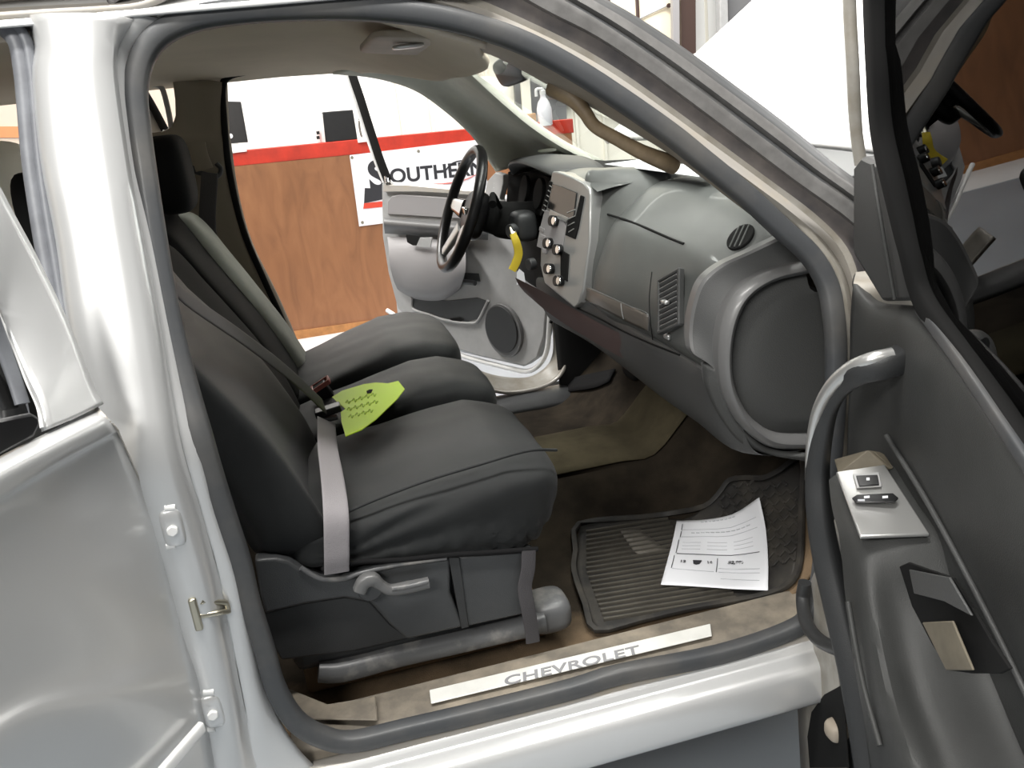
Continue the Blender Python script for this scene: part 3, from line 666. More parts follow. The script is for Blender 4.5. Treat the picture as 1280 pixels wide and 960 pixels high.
box('vent_switch', HIT(GB, 836, 420, .004), (.004, .012, .006), M['silver'], dash)
# defroster oval
dvc = HIT(GB, 926, 297, .001); dva = HIT(GB, 910, 299, .001); dvb = HIT(GB, 930, 288, .001)
dvn = (dva-dvc).cross(dvb-dvc).normalized()
if dvn.z < 0: dvn = -dvn
dv = disc('defroster_vent', dvc, dvn, .030, .006, M['blackm'], dash, seg=28)
dvs = (dva-dvc).normalized()
for k in range(3): tube('vent_bar', [dvc+dvn*.004+dvs*(-.012+.012*k)+dvn.cross(dvs)*q for q in (-.025, .025)], .002, M['dash'], dv, lin=True, seg=6)
# end cap panels (the D-shaped door end)
YE = .085
def ep(pts, y): return [W(a, b, y=y) for a, b in pts]
e1 = [(937, 315), (900, 331), (880, 350), (869, 378), (865, 412), (868, 440), (872, 448), (900, 450), (1040, 450), (1045, 300), (990, 296)]
outer = [(1004, 328), (960, 340), (925, 362), (906, 395), (899, 440), (903, 485), (918, 520), (940, 545), (968, 560), (1012, 562)]
inner = [(1010, 342), (968, 352), (938, 372), (922, 402), (915, 440), (917, 478), (930, 510), (948, 530), (972, 542), (1012, 543)]
eo = ep(outer, YE); ei = ep(inner, YE)
surf('end_bolster', [[p+V((0, .10, 0)) for p in eo], [p+V((0, .02, 0)) for p in eo], eo, [(a+b)/2+V((0, -.016, 0)) for a, b in zip(eo, ei)], ei, [p+V((0, .02, 0)) for p in ei]], M['dashrim'], dash, nu=6, nv=4)
rr_ = [[p+V((0, .008, 0)) for p in ei], [V((p.x*.6+1.09*.4, YE-.006, p.z*.8+1.09*.2)) for p in ei], [V((1.16, YE-.004, p.z*.75+1.09*.25)) for p in ei]]
surf('end_panel', rr_, M['dashtex'], dash, nu=6, nv=4)
edgep = [(985, 293, .10), (937, 316, .12), (903, 332, .13), (880, 352, .14), (869, 380, .145), (864, 412, .145), (867, 440, .13), (884, 453, .11)]
eg = [W(a, b, y=c) for a, b, c in edgep]
eb = [W(a, b, y=c) for a, b, c in ((1020, 318, .10), (995, 331, .10), (960, 343, .10), (928, 364, .10), (908, 396, .10), (901, 440, .10), (902, 462, .10), (903, 470, .10))]
surf('end_trim', [[p+V((.0, .03, .0)) for p in eg], [p+V((-.002, .004, .001)) for p in eg], [p.lerp(q, .05) for p, q in zip(eg, eb)], [p.lerp(q, .5)+V((0, .0, 0)) for p, q in zip(eg, eb)], eb], [M['dashrim'], M['dashd']], dash, nu=5, nv=4, bandmat=[0, 0, 1, 1], lv=True, ang=30)  # edge highlight is put into the lighter grey of the outer bands
# lower kick trim at the end
surf('lower_end_trim', [[W(a, b, y=c) for a, b, c in r] for r in (
    [(880, 452, .13), (884, 480, .13), (900, 515, .12), (925, 548, .11), (960, 562, .10), (1012, 572, .08)],
    [(906, 462, .10), (908, 490, .10), (920, 522, .10), (942, 547, .095), (968, 562, .09), (1012, 566, .07)])], M['dashtex'], dash, nu=5, nv=3, thick=.01)
tube('lower_edge_bead', [W(a, b, y=c)+V((-.003, 0, 0)) for a, b, c in ((880, 452, .13), (884, 480, .13), (900, 515, .12), (925, 548, .11))], .003, M['dashrim'], dash)
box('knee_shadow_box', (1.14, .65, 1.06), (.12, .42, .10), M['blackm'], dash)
# paper on dash
tag(prism('dash_paper', [V((1.0, .95, 1.436)), V((1.03, .45, 1.425)), V((1.12, .45, 1.428)), V((1.10, .95, 1.436))], (0, 0, .001), M['paper'], bev=0), 'white sheet of paper lying on top of the dashboard under the windshield', 'paper')
# centre stack
stq = [(700, 226, .94), (727, 214, .80), (734, 236, .775), (731, 300, .775), (723, 360, .78), (716, 384, .79), (690, 366, .88), (664, 348, .97), (668, 310, .97), (680, 262, .97)]
stk = [(688, 218, .985), (695, 213, .97), (728, 226, .80), (737, 237, .78), (737, 300, .78), (728, 360, .78), (722, 384, .785), (700, 372, .86), (676, 356, .94), (657, 344, 1.0), (664, 310, 1.0), (675, 262, .99)]
sa, sb_, sc_ = W(692, 216, y=.975)+V((-.03, 0, 0)), W(737, 237, y=.78)+V((-.03, 0, 0)), W(720, 384, y=.785)+V((-.03, 0, 0))
SN = (sb_-sa).cross(sc_-sa).normalized()
if SN.x > 0: SN = -SN
def fp(px, py, h=.0): return WP(px, py, sa+SN*h, SN)
cs = prism('center_stack', [fp(a, b) for a, b in ((690, 214), (697, 214), (715, 221), (729, 228), (736, 236), (738, 246), (737, 300), (729, 360), (724, 378), (717, 385), (698, 369), (681, 355), (675, 330), (676, 308), (680, 271), (685, 240))], -SN*.05, M['stackm'], dash, bev=.005, seg=3)
def fpoly(nm, pts, m, dep=.004, dx=-.004, bev=.001):
    return prism(nm, [fp(a, b, .0) for a, b in pts], SN*(dep+dx*.0), m, cs, bev=bev)
fpoly('radio_display', [(692, 230), (703, 233), (722, 241), (719, 268), (716, 274), (700, 268), (686, 260)], M['lens'])
fpoly('radio_face', [(682, 262), (704, 272), (708, 284), (702, 320), (690, 316), (672, 308), (676, 285)], M['greyd'], dep=.003)
fpoly('radio_button', [(690, 262), (712, 272), (710, 278), (688, 269)], M['silver'], dep=.006)
fpoly('air_vent', [(688, 226), (691, 228), (683, 262), (678, 270), (676, 268)], M['blackm'])
for k in range(6): tube('vane', [fp(687-k*1.8, 232+k*6, .005), fp(690-k*1.8, 234+k*6, .005)], .0014, M['silver'], cs, lin=True, seg=6)
fpoly('air_vent', [(727, 244), (731, 246), (724, 285), (720, 299), (708, 294), (711, 276), (721, 270)], M['blackm'])
for k in range(4):
    tube('vane', [fp(709+k*.6, 266+k*8, .005), fp(719-k*.6, 262+k*8, .005)], .0014, M['silver'], cs, lin=True, seg=6)
for px, py in ((692, 276), (685, 304), (697, 312), (686, 336), (698, 351)):
    k_ = disc('knob', fp(px, py, .012), tuple(SN), .014, .022, M['black'], cs, seg=20)
    disc('knob_ring', fp(px, py, .023), tuple(SN), .0115, .004, M['chrome'], k_, seg=20)
fpoly('switch_bank', [(702, 312), (712, 318), (710, 352), (702, 346)], M['blackm'])
for k in range(4): fpoly('button', [(676+k*1, 283+k*9), (682+k*1, 286+k*9), (681+k*1, 291+k*9), (675+k*1, 288+k*9)], M['greyd'], dx=-.008)
disc('power_socket', W(664, 330, y=.98), (-1, -.3, 0), .016, .02, M['seatpd'], dash)
# instrument cluster
ch = []
for y, zt, xf in ((.99, 1.425, .875), (1.06, 1.445, .85), (1.2, 1.458, .842), (1.34, 1.455, .842), (1.44, 1.44, .855), (1.49, 1.41, .875)):
    ch.append([V((1.02, y, zt-.01)), V((.93, y, zt+.004)), V((xf+.01, y, zt)), V((xf-.004, y, zt-.012)), V((xf+.03, y, zt-.022)), V((.92, y, zt-.03))])
surf('cluster_hood', ch, M['dashd'], dash, nu=4, nv=4, thick=.006)
clq = [W(a, b, y=c) for a, b, c in ((624, 216, 1.52), (640, 214, 1.45), (668, 220, 1.22), (688, 232, 1.02), (682, 262, 1.02), (664, 272, 1.12), (648, 268, 1.3), (622, 256, 1.52))]
prism('instrument_cluster', [p+V((.03, 0, 0)) for p in clq], (.02, 0, 0), M['blackm'], dash)
for a, b, y in ((650, 238, 1.32), (668, 243, 1.14)):
    disc('gauge', W(a, b, y=y)+V((.015, 0, 0)), (-1, 0, .25), .045, .012, M['blackm'], dash)
bz_ = [W(a, b, y=c) for a, b, c in ((630, 214, 1.50), (640, 217, 1.44), (640, 228, 1.44), (635, 248, 1.45), (640, 260, 1.38), (662, 272, 1.18), (668, 276, 1.12), (660, 282, 1.14), (640, 270, 1.34), (628, 262, 1.46), (616, 246, 1.56), (619, 226, 1.56))]
prism('cluster_bezel', [p+V((-.03, 0, 0)) for p in bz_], (.02, 0, 0), M['greyp'], dash, bev=.003)
fv = prism('driver_vent', [W(a, b, y=c)+V((-.008, 0, 0)) for a, b, c in ((626, 218, 1.52), (631, 219, 1.49), (626, 250, 1.50), (618, 246, 1.54))], (.006, 0, 0), M['blackm'], dash, bev=.001)
for k in range(5): tube('vane', [W(623-k*.8, 223+k*5.5, y=1.5)+V((-.012, 0, 0)), W(630-k*.8, 224+k*5.5, y=1.48)+V((-.012, 0, 0))], .002, M['silver'], fv, lin=True, seg=6)
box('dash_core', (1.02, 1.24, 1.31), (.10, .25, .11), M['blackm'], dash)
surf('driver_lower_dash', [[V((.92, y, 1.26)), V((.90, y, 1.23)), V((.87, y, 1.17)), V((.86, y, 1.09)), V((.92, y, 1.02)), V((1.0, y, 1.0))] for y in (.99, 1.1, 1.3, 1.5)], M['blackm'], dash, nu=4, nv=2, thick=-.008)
# ------------------------------------------------------------------ steering wheel
sw = thing('steering_wheel', 'black leather steering wheel with silver spokes', 'steering wheel', (.655, 1.3, 1.33))
swc = V((.655, 1.30, 1.33)); su = V((.16, 0, .36)).normalized(); sy = V((0, 1, 0)); sn = su.cross(sy).normalized()
if sn.x > 0: sn = -sn
tube('rim', [swc+(su*cos(2*pi*k/24)+sy*sin(2*pi*k/24))*.182 for k in range(24)], .0165, M['black'], sw, n=2, closed=True, seg=14)
softbox('hub', (0, 0, 0), (1, 1, 1), M['black'], sw, k=3.5, n=8, warp=lambda p: swc-sn*.045+sy*(.078*p.y)+su*(.075*p.z-.005)+sn*(.03*p.x))
for an, wd in ((88, .020), (-88, .020), (150, .015), (-150, .015)):
    a = radians(an); dr = su*cos(a)+sy*sin(a)
    tube('spoke', [swc-sn*.022+dr*.06, swc-sn*.012+dr*.12, swc-sn*.002+dr*.178], [.030, .024, .020], M['chrome'] if wd > .016 else M['silver'], sw, flat=(1, .4), up=tuple(sn))
softbox('badge', swc-sn*.012, (.006, .025, .012), M['chrome'], sw, k=4, n=4)
col_ = thing('steering_column', 'black shroud of the steering column between wheel and dashboard', 'steering column', (.78, 1.28, 1.28))
tube('shroud', [swc-sn*.06, swc-sn*.10+V((.02, -.01, .0)), V((.80, 1.27, 1.28)), V((.90, 1.26, 1.27))], [.045, .055, .06, .06], M['blackm'], col_, flat=(1, .95))
softbox('ignition_housing', W(642, 284, y=1.16)+V((.03, 0, 0)), (.035, .05, .045), M['seatp'], col_, k=4, n=6)
disc('ignition_lock', W(642, 288, y=1.13), (-.9, -.4, 0), .02, .03, M['seatp'], col_)
tube('gear_lever', [V((.76, 1.22, 1.33)), V((.72, 1.12, 1.38)), V((.70, 1.05, 1.36))], [.007, .007, .012], M['blackm'], col_)
ky = thing('key_lanyard', 'yellow key strap hanging from the ignition with a white paper tag', 'keys', tuple(W(642, 290, y=1.11)))
tube('key', [W(640, 284, y=1.12), W(643, 296, y=1.10)], .009, M['screw'], ky, flat=(1, .4), up=(0, 1, 0))
tube('strap', [W(641, 292, y=1.10), W(645, 302, y=1.09), W(648, 316, y=1.09), W(645, 328, y=1.09), W(640, 338, y=1.09)], [.010, .012, .013, .013, .012], M['yellow'], ky, flat=(1, .3), up=(0, 1, 0))
prism('paper_tag', [W(a, b, y=1.08) for a, b in ((646, 341), (649, 336), (655, 341), (657, 355), (646, 356))], (0, .001, 0), M['paper'], ky, bev=0)
# ------------------------------------------------------------------ seats
def lerp(a, b, t): return a+(b-a)*t
def cushion(name, y0, y1, x0, x1, ztop, zbr, zbf, parent, m, k=7, gather=0, nose=.07):
    def wp(p):
        u = (p.x+1)/2; v = (p.z+1)/2; yy = (y0+y1)/2+(y1-y0)/2*p.y
        zt = ztop(u)+.012*(1-p.y*p.y); zb = lerp(zbr, zbf, u)
        z = lerp(zb, zt, v)
        x = lerp(x0, x1-nose*(1-sin(pi*.5*min(1, v*1.25)))**1.0-.0*v, u)
        if gather and p.y < -.5 and v < .75:
            g = (.75-v)/.75; a = gather*g*(.25+.75*max(0, u-.35)/.65)
            yy += a*sin(x*190+3*v)*.6+a*.6*noise.noise(V((x*30, 0, v*2)))
        if gather and p.y < -.3:
            an_ = math.atan2(z-.868, x-.09); yy += .0045*sin(an_*26)*max(0, 1-abs(an_-.25)/.5)*min(1, u*3)
        if gather and u > .9 and v < .7: x += gather*.6*sin(yy*120)*(.7-v)
        yy += .003*noise.noise(V((x*12, yy*5, z*25)))
        z += .0035*noise.noise(V((x*9, yy*14, 3)))
        return V((x, yy, z))
    return softbox(name, (0, 0, 0), (1, 1, 1), m, parent, k=k, n=26, warp=wp)
def back(name, y0, y1, z0, z1, xb, xt, th, parent, m, k=7, bulge=.0, wing=.0, n=16):
    def wp(p):
        v = (p.z+1)/2; z = lerp(z0, z1, v)
        xf = lerp(xb, xt, v)+bulge*sin(pi*min(1, v*1.25))+wing*abs(p.y)**3*(1-v)
        x = xf-th*(1-(p.x+1)/2)*(1-.35*v)
        yy = (y0+y1)/2+(y1-y0)/2*p.y*(1-.06*v*v)
        x += .004*noise.noise(V((yy*8, z*8, 1)))
        return V((x, yy, z))
    return softbox(name, (0, 0, 0), (1, 1, 1), m, parent, k=k, n=n, warp=wp)
zt1 = lambda u: .925+.055*min(1, u*1.25)-.03*max(0, u-.8)/.2
ps = thing('car_seat', 'front passenger seat under a stretched black cloth cover, nearest the open door', 'car seat', (.3, .37, .6))
cushion('cushion', .125, .615, .03, .585, zt1, .868, .775, ps, M['fabric'], gather=.019, nose=.085)
back('backrest', .12, .60, .87, 1.44, .12, -.115, .15, ps, M['fabric'], bulge=.03, wing=.05, n=22)
softbox('headrest', (-.13, .36, 1.56), (.05, .13, .10), M['fabricd'], ps, k=4, n=8)
tube('cover_seam', [W(a, b, y=c)+V((-.0, 0, .004)) for a, b, c in ((408, 660, .135), (440, 640, .135), (520, 608, .135), (600, 583, .135), (660, 566, .14), (696, 565, .16))], .003, M['fabric'], ps)
# base : upper side shield
def sp_(pts, y): return [W(a, b, y=y) for a, b in pts]
shield = [(318, 700), (345, 698), (362, 702), (378, 713), (402, 723), (424, 724), (452, 716), (480, 708), (520, 703), (563, 697), (563, 740), (580, 784), (540, 793), (509, 800), (488, 782), (462, 753), (430, 748), (380, 756), (331, 768), (324, 740)]
prism('side_shield', sp_(shield, .118), (0, .03, 0), M['seatp'], ps, bev=.006, seg=3)
prism('front_shield', sp_([(567, 697), (668, 688), (664, 766), (582, 784)], .122), (0, .03, 0), M['seatp'], ps, bev=.004)
prism('lower_shield', sp_([(331, 766), (380, 753), (430, 746), (462, 751), (488, 780), (512, 798), (440, 815), (352, 826), (340, 805)], .135), (0, .03, 0), M['seatpd'], ps, bev=.004)
prism('shield_groove', sp_([(561, 697), (574, 697), (586, 784), (577, 786)], .1175), (0, .03, 0), M['seatpd'], ps, bev=.001)
tube('shield_lip', [W(a, b, y=.117) for a, b in ((376, 710), (390, 719), (404, 724), (430, 723), (452, 716), (500, 705), (558, 697))], .005, M['rail'], ps)
box('seat_base', (.25, .38, .74), (.23, .23, .10), M['seatpd'], ps, bev=.02)
# recliner lever
lv = tube('recliner_lever', [W(a, b, y=.095) for a, b in ((449, 738), (455, 727), (466, 724), (476, 731), (488, 737), (510, 734), (536, 728))], [.012, .012, .012, .009, .009, .010, .009], M['dashrim'], ps, flat=(1, 1))
disc('lever_hub', W(462, 735, y=.105), (0, -1, 0), .022, .02, M['seatp'], lv)
tube('lever_shine', [W(a, b, y=.088) for a, b in ((490, 736), (510, 733), (534, 727))], .005, M['rail'], lv)
# hanging strap of the cover
tube('cover_strap', [W(a, b, y=c) for a, b, c in ((661, 688, .112), (660, 712, .108), (656, 735, .105), (660, 760, .10), (665, 790, .10), (666, 803, .10))], .014, M['webd'], ps, flat=(1, .15), up=(0, 1, 0))
tube('cover_hem', [W(a, b, y=.116) for a, b in ((402, 712), (440, 703), (500, 700), (560, 694), (620, 690), (672, 686))], .005, M['fabricd'], ps)
# seat rail cover on the floor
rl = thing('seat_rail_cover', 'scuffed dark plastic seat rail cover on the carpet below the passenger seat', 'rail cover', (.3, .17, .57))
tube('rail', [W(a, b, y=.15) for a, b in ((398, 838), (430, 836), (500, 818), (580, 800), (650, 783), (680, 775))], [.019, .021, .020, .020, .021, .02], M['rail'], rl, flat=(1, 1.0))
softbox('front_foot', W(684, 762, y=.19), (.045, .05, .035), M['rail'], rl, k=3.5, n=8)
softbox('rear_foot', W(425, 830, y=.165), (.04, .035, .02), M['rail'], rl, k=3, n=8)
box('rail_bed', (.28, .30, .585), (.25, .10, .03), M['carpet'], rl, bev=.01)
# centre seat
cs_ = thing('car_seat', 'narrow black middle seat between passenger and driver seats', 'car seat', (.3, .77, .6))
zt2 = lambda u: .915+.085*min(1, u*1.5)-.03*max(0, u-.8)/.2
cushion('cushion', .625, .935, .03, .575, zt2, .85, .80, cs_, M['fabric'], nose=.05)
back('backrest', .61, .93, .90, 1.40, .11, -.125, .13, cs_, M['fabricd'], bulge=.02)
box('seat_base', (.26, .78, .73), (.22, .13, .10), M['seatpd'], cs_, bev=.02)
# driver seat
ds = thing('car_seat', 'black driver seat with a grey-green side bolster beside the far door opening', 'car seat', (.3, 1.18, .6))
zt3 = lambda u: .92+.105*min(1, u*1.6)-.02*max(0, u-.8)/.2
cushion('cushion', .945, 1.43, .03, .555, zt3, .84, .80, ds, M['fabric'], nose=.02)
back('backrest', .94, 1.37, .90, 1.435, .115, -.14, .13, ds, M['fabricd'], bulge=.015)
back('side_bolster', 1.20, 1.43, .84, 1.425, .168, -.102, .15, ds, M['fabricg'], k=5, bulge=.01)
softbox('headrest', W(215, 218, y=1.16), (.05, .125, .10), M['fabricd'], ds, k=4, n=8)
box('seat_base', (.26, 1.19, .73), (.22, .22, .10), M['seatpd'], ds, bev=.02)
# belts
bl = thing('passenger_seat_belt', 'grey seat belt webbing buckled across the passenger seat', 'seat belt', (.1, .12, .85))
tube('lap_webbing', [W(a, b, y=c) for a, b, c in ((421, 716, .105), (421, 690, .10), (420, 640, .115), (416, 600, .20), (410, 560, .36), (408, 526, .56))], [.0225]*6, M['web'], bl, flat=(1, .07), up=(-.2, 1, -.35))
tube('shoulder_webbing', [W(a, b, y=c) for a, b, c in ((196, 320, .10), (225, 366, .14), (300, 420, .32), (360, 466, .46), (405, 508, .58))], .022, M['webd'], bl, flat=(1, .08), up=(-.8, .3, -.5))  # same belt as the lap part; its shade is put into darker webbing
tg = box('latch_tongue', W(410, 513, y=.60), (.03, .018, .008), M['black'], bl, rot=Matrix.Rotation(radians(-8), 3, 'Y'))
box('tongue_plate', W(410, 523, y=.585), (.022, .015, .004), M['seatp'], tg)
bk = thing('belt_buckle', 'black belt buckle with a pink-red release rim between the seats', 'buckle', tuple(W(404, 490, y=.90)))
bc = W(403, 484, y=.86); rb = Matrix.Rotation(radians(-25), 3, 'Y')
box('body', bc+V((0, 0, -.02)), (.022, .02, .03), M['black'], bk, rot=rb)
multibox('release_rim', [(bc+rb @ V((s*.024, 0, .008)), (.003, .02, .006), rb) for s in (-1, 1)]+[(bc+rb @ V((0, s*.02, .008)), (.026, .003, .006), rb) for s in (-1, 1)], mat('pink_red_plastic', (.5, .16, .13), .4), bk)
# fluorescent card
def onseat(px, py): return W(px, py, z=.995)
def onc(px, py): return WP(px, py, (.3, .75, 1.012), (-.12, .0, 1))
nt_ = prism('fluorescent_card', [onc(a, b) for a, b in ((415, 497), (428, 489), (455, 481), (470, 479), (485, 480), (498, 477), (506, 487), (497, 499), (470, 525), (452, 538), (432, 546), (427, 528), (426, 516), (432, 512))], (0, 0, .002), M['neon'], bev=0)
tag(nt_, 'torn fluorescent yellow card with handwriting lying on the middle seat', 'card')
cpl = [onc(428, 489), onc(498, 477), onc(432, 546)]
cn = (cpl[1]-cpl[0]).cross(cpl[2]-cpl[0]).normalized()
if cn.z < 0: cn = -cn
hole = prism('punched_hole', [WP(a, b, cpl[0]+cn*.003, cn) for a, b in ((458, 489), (462, 487), (466, 487), (464, 491), (459, 492))], (0, 0, .0005), M['blackm'], nt_, bev=0)
for r, ln in ((0, 8), (1, 9), (2, 7)):
    for k in range(ln//2+1):
        x = 432+k*8+r*2; y = 503+r*9-k*2.2
        tube('handwriting', [WP(x, y, cpl[0]+cn*.003, cn), WP(x+2.5, y-3, cpl[0]+cn*.003, cn), WP(x+4, y+1, cpl[0]+cn*.003, cn), WP(x+6, y-2, cpl[0]+cn*.003, cn)], .0009, M['neon_ink'], nt_, seg=5)

# ------------------------------------------------------------------ floor mat
zm = lambda x, y: zc(x, y)+.012
mt = thing('floor_mat', 'black ribbed rubber floor mat in the passenger footwell', 'floor mat', (.9, .4, .55))
def mp(px, py): return RM(px, py, zm)
near = [(745, 788), (800, 776), (860, 762), (920, 752), (965, 742), (990, 728)]
m1 = [(733, 760), (790, 748), (860, 734), (925, 722), (968, 714), (994, 700)]
m2 = [(720, 715), (790, 705), (865, 692), (930, 680), (972, 670), (998, 655)]
m3 = [(720, 685), (790, 676), (868, 664), (935, 645), (975, 632), (1001, 618)]
farr = [(724, 656), (800, 648), (880, 635), (912, 602), (955, 600), (1003, 574)]
surf('sheet', [[mp(*p) for p in r] for r in (near, m1, m2, m3, farr)], M['matr'], mt, nu=8, nv=8, thick=-.004, edit=lambda p: V((p.x, p.y, zm(p.x, p.y))))
edge = [(724, 656), (720, 690), (718, 716), (732, 758), (745, 789), (800, 777), (860, 763), (925, 752), (965, 743), (990, 728), (1000, 700), (1002, 640), (1003, 574), (975, 590), (955, 599), (935, 599), (912, 602), (898, 620), (880, 635), (840, 643), (800, 648)]
ep_ = [mp(*p)+V((0, 0, .003)) for p in edge]
tube('raised_edge', ep_, .006, M['matr'], mt, closed=True, n=3, seg=8, flat=(1.2, .9))
for k in range(20):
    t = k/19; a = (728+18*t if t > .4 else 735-8*t, 664+112*t); 
    lx = 733+(22*max(0, t-.45)/.55); ly = 666+110*t
    rx = 800+(60 if t > .35 else 35)+(60*t); ry = ly-(rx-lx)*.165
    pts = [mp(lx+(rx-lx)*q, ly+(ry-ly)*q)+V((0, 0, .002)) for q in (0, .25, .5, .75, 1)]
    tube('rib', pts, .0035, M['ribm'], mt, n=2, seg=6, flat=(1, 1.3))
pad = surf('heel_pad', [[mp(*p)+V((0, 0, .004)) for p in r] for r in ([(775, 664), (800, 662)], [(792, 690), (826, 684)], [(800, 694), (834, 688)])], mat('worn_mat_rubber', (.11, .10, .085), .6), mt, nu=3, nv=3, thick=.002)
lug = []
random.seed(3)
for i in range(15):
    for j in range(11):
        px, py = 905+i*7-(j*1.2), 612+j*11-i*1.6
        if px > 998 or py > 728 or py < 600: continue
        if py < 604+(px < 915)*12: continue
        c = mp(px, py); lug.append((c+V((0, 0, .002)), (.010 if (i+j) % 2 else .004, .004 if (i+j) % 2 else .010, .003), Matrix.Rotation(-.7 if c.x > 1.0 else 0, 3, 'Y')))
multibox('tread_lugs', lug, M['matr'], mt, bev=.001)
# printed sheet
zp = lambda x, y: zc(x, y)+.022
pcs = [[(846, 651), (880, 650), (915, 648), (950, 635)], [(841, 675), (878, 675), (918, 674), (957, 664)], [(834, 702), (875, 704), (918, 705), (960, 702)], [(826, 731), (870, 733), (915, 736), (960, 739)]]
pp = [[RM(a, b, lambda x, y: zc(x, y)+.024) for a, b in r] for r in pcs]
pp[0][3] += V((-.01, -.015, .035)); pp[0][2] += V((0, -.004, .012)); pp[1][3] += V((0, -.0, .006))
lf_ = surf('window_sticker_sheet', pp, M['paper'], None, nu=8, nv=8, thick=.0006)
lf_.name = 'printed_sheet'; tag(lf_, 'white printed price sheet lying on the black rubber floor mat', 'paper')
R1_ = [spline(r, 10) for r in pp]
def ps_(u, v):            # point on the sheet, u across 0..1, v down 0..1
    fu = u*30; i = min(29, int(fu)); col = [r[i].lerp(r[i+1], fu-i) for r in R1_]
    fv = v*3; j = min(2, int(fv)); sp3 = spline(col, 10)
    fj = v*30; jj = min(29, int(fj)); return sp3[jj].lerp(sp3[jj+1], fj-jj)+V((-.0006, -.001, .0018))
def ln(u0, v0, u1, v1, m=M['ink'], r=.0007, nm='printed_line'):
    tube(nm, [ps_(u0+(u1-u0)*q, v0+(v1-v0)*q) for q in (0, .33, .66, 1)], r, m, lf_, n=2, seg=5)
for (a, b, c, d, dk) in ((.08, .07, .08, .17, 1), (.08, .20, .08, .29, 1), (.07, .34, .07, .54, 1), (.06, .58, .06, .76, 1), (.08, .17, .92, .18, 0), (.08, .29, .92, .29, 0), (.08, .55, .92, .56, 1), (.50, .60, .50, .79, 1), (.52, .79, .92, .80, 0), (.07, .77, .48, .79, 0), (.52, .74, .92, .75, 0), (.55, .88, .92, .89, 0)):
    ln(a, b, c, d, M['ink'] if dk else M['inkl'], .0008 if dk else .0006)
for k in range(9): ln(.3+k*.045, .045, .33+k*.045, .047, M['inkl'], .0012, 'printed_word')
for k in range(12): ln(.2+k*.055, .225, .24+k*.055, .227, M['inkl'], .0012, 'printed_word')
for k in range(3): 
    for q in range(3): ln(.12+q*.27, .38+k*.05, .32+q*.27, .38+k*.05, M['inkl'], .0005, 'printed_word')
def ptext(s, u, v, size):
    o = ps_(u, v); xd_ = (ps_(u+.1, v)-o); yd_ = (ps_(u, v-.1)-o); text('lettering', s, o+V((0, 0, .0012)), xd_, yd_, size, M['ink'], lf_, ext=.0002, off=.0004)
ptext('12', .13, .68, .014); ptext('16', .40, .68, .014); ptext('$2,997.00', .60, .68, .014)
prism('pump_symbol', [ps_(.26, .64), ps_(.35, .64), ps_(.33, .69), ps_(.30, .70), ps_(.27, .69)], (0, 0, .0008), M['ink'], lf_, bev=0)
# scrap in driver footwell + pedals
tag(prism('paper_scrap', [W(a, b, x=1.22) for a, b in ((754, 436), (767, 462), (760, 467), (745, 456))], (.004, 0, 0), M['paper'], bev=0), 'pale scrap of paper in the dark driver footwell', 'paper')
pdl = thing('brake_pedal', 'dark pedal in the driver footwell under the dashboard', 'pedal', (1.2, 1.3, .7))
softbox('pad', (1.16, 1.28, .74), (.015, .06, .04), M['blackm'], pdl, k=4, n=5); tube('arm', [V((1.17, 1.28, .76)), V((1.22, 1.28, .9)), V((1.25, 1.28, 1.1))], .01, M['blackm'], pdl)
surf('footwell_mat', [[RM(a, b, lambda x, y: zc(x, y)+.01) for a, b in r] for r in ([(660, 498), (700, 492), (742, 486), (762, 478)], [(650, 488), (690, 480), (730, 470), (770, 462)])], M['fabricd'], cab, nu=6, nv=3, thick=.006)
surf('far_kick_panel', [[V((x, y, z)) for x, y in ((1.02, 1.665), (1.06, 1.63), (1.2, 1.61), (1.5, 1.60))] for z in (.5, .8, 1.1, 1.38)], M['blackm'], cab, nu=2, nv=2, thick=.01)
surf('far_sill', [[V((x, y, z)) for x in (-.3, .3, .8, 1.15)] for y, z in ((1.56, .54), (1.60, .575), (1.66, .58), (1.70, .56), (1.74, .5), (1.76, .42))], [M['seatp'], M['jamb'], M['paintd']], cab, nu=2, nv=3, bandmat=[0, 0, 1, 2, 2], thick=.01)
surf('tunnel_cover', [[V((x, y, zc(x, y)+.014)) for x in (.5, .6, .75, .9, 1.0, 1.1, 1.22)] for y in (.72, .78, .84, .9, .96, 1.02, 1.06)], M['tunnel'], cab, nu=3, nv=3, thick=.004)
# tunnel bits under the dash
tube('tunnel_bracket', [W(a, b, x=1.18) for a, b in ((790, 455), (800, 478), (800, 496))], .012, M['redtint'], cab)
box('heater_duct', W(820, 490, x=1.2)+V((0.05, 0, 0)), (.05, .06, .08), M['blackm'], cab)

# ------------------------------------------------------------------ far (driver) door opening frame and door
fj = [[(575, 470, 1.64), (620, 488, 1.64), (655, 488, 1.64), (690, 477, 1.64), (706, 455, 1.64), (708, 420, 1.64), (704, 392, 1.64), (694, 376, 1.64)],
      [(575, 462, 1.68), (615, 478, 1.68), (655, 480, 1.68), (684, 470, 1.68), (698, 450, 1.68), (700, 420, 1.68), (694, 392, 1.68), (684, 372, 1.68)],
      [(575, 452, 1.72), (615, 468, 1.72), (655, 472, 1.72), (678, 462, 1.72), (690, 445, 1.72), (691, 415, 1.72), (688, 390, 1.72), (680, 368, 1.72)]]
surf('far_door_jamb', [[W(a, b, y=c) for a, b, c in r] for r in fj], M['jamb'], cab, nu=5, nv=3, thick=-.01)
tube('far_jamb_edge', [W(a, b, y=1.64) for a, b in ((575, 471), (620, 489), (655, 489), (690, 478), (707, 456), (709, 420), (705, 392))], .007, M['paintd'], cab)
tube('far_weatherstrip', [W(a, b, y=1.62) for a, b in ((706, 405), (702, 392), (693, 394), (688, 404))], .006, M['blackm'], cab)
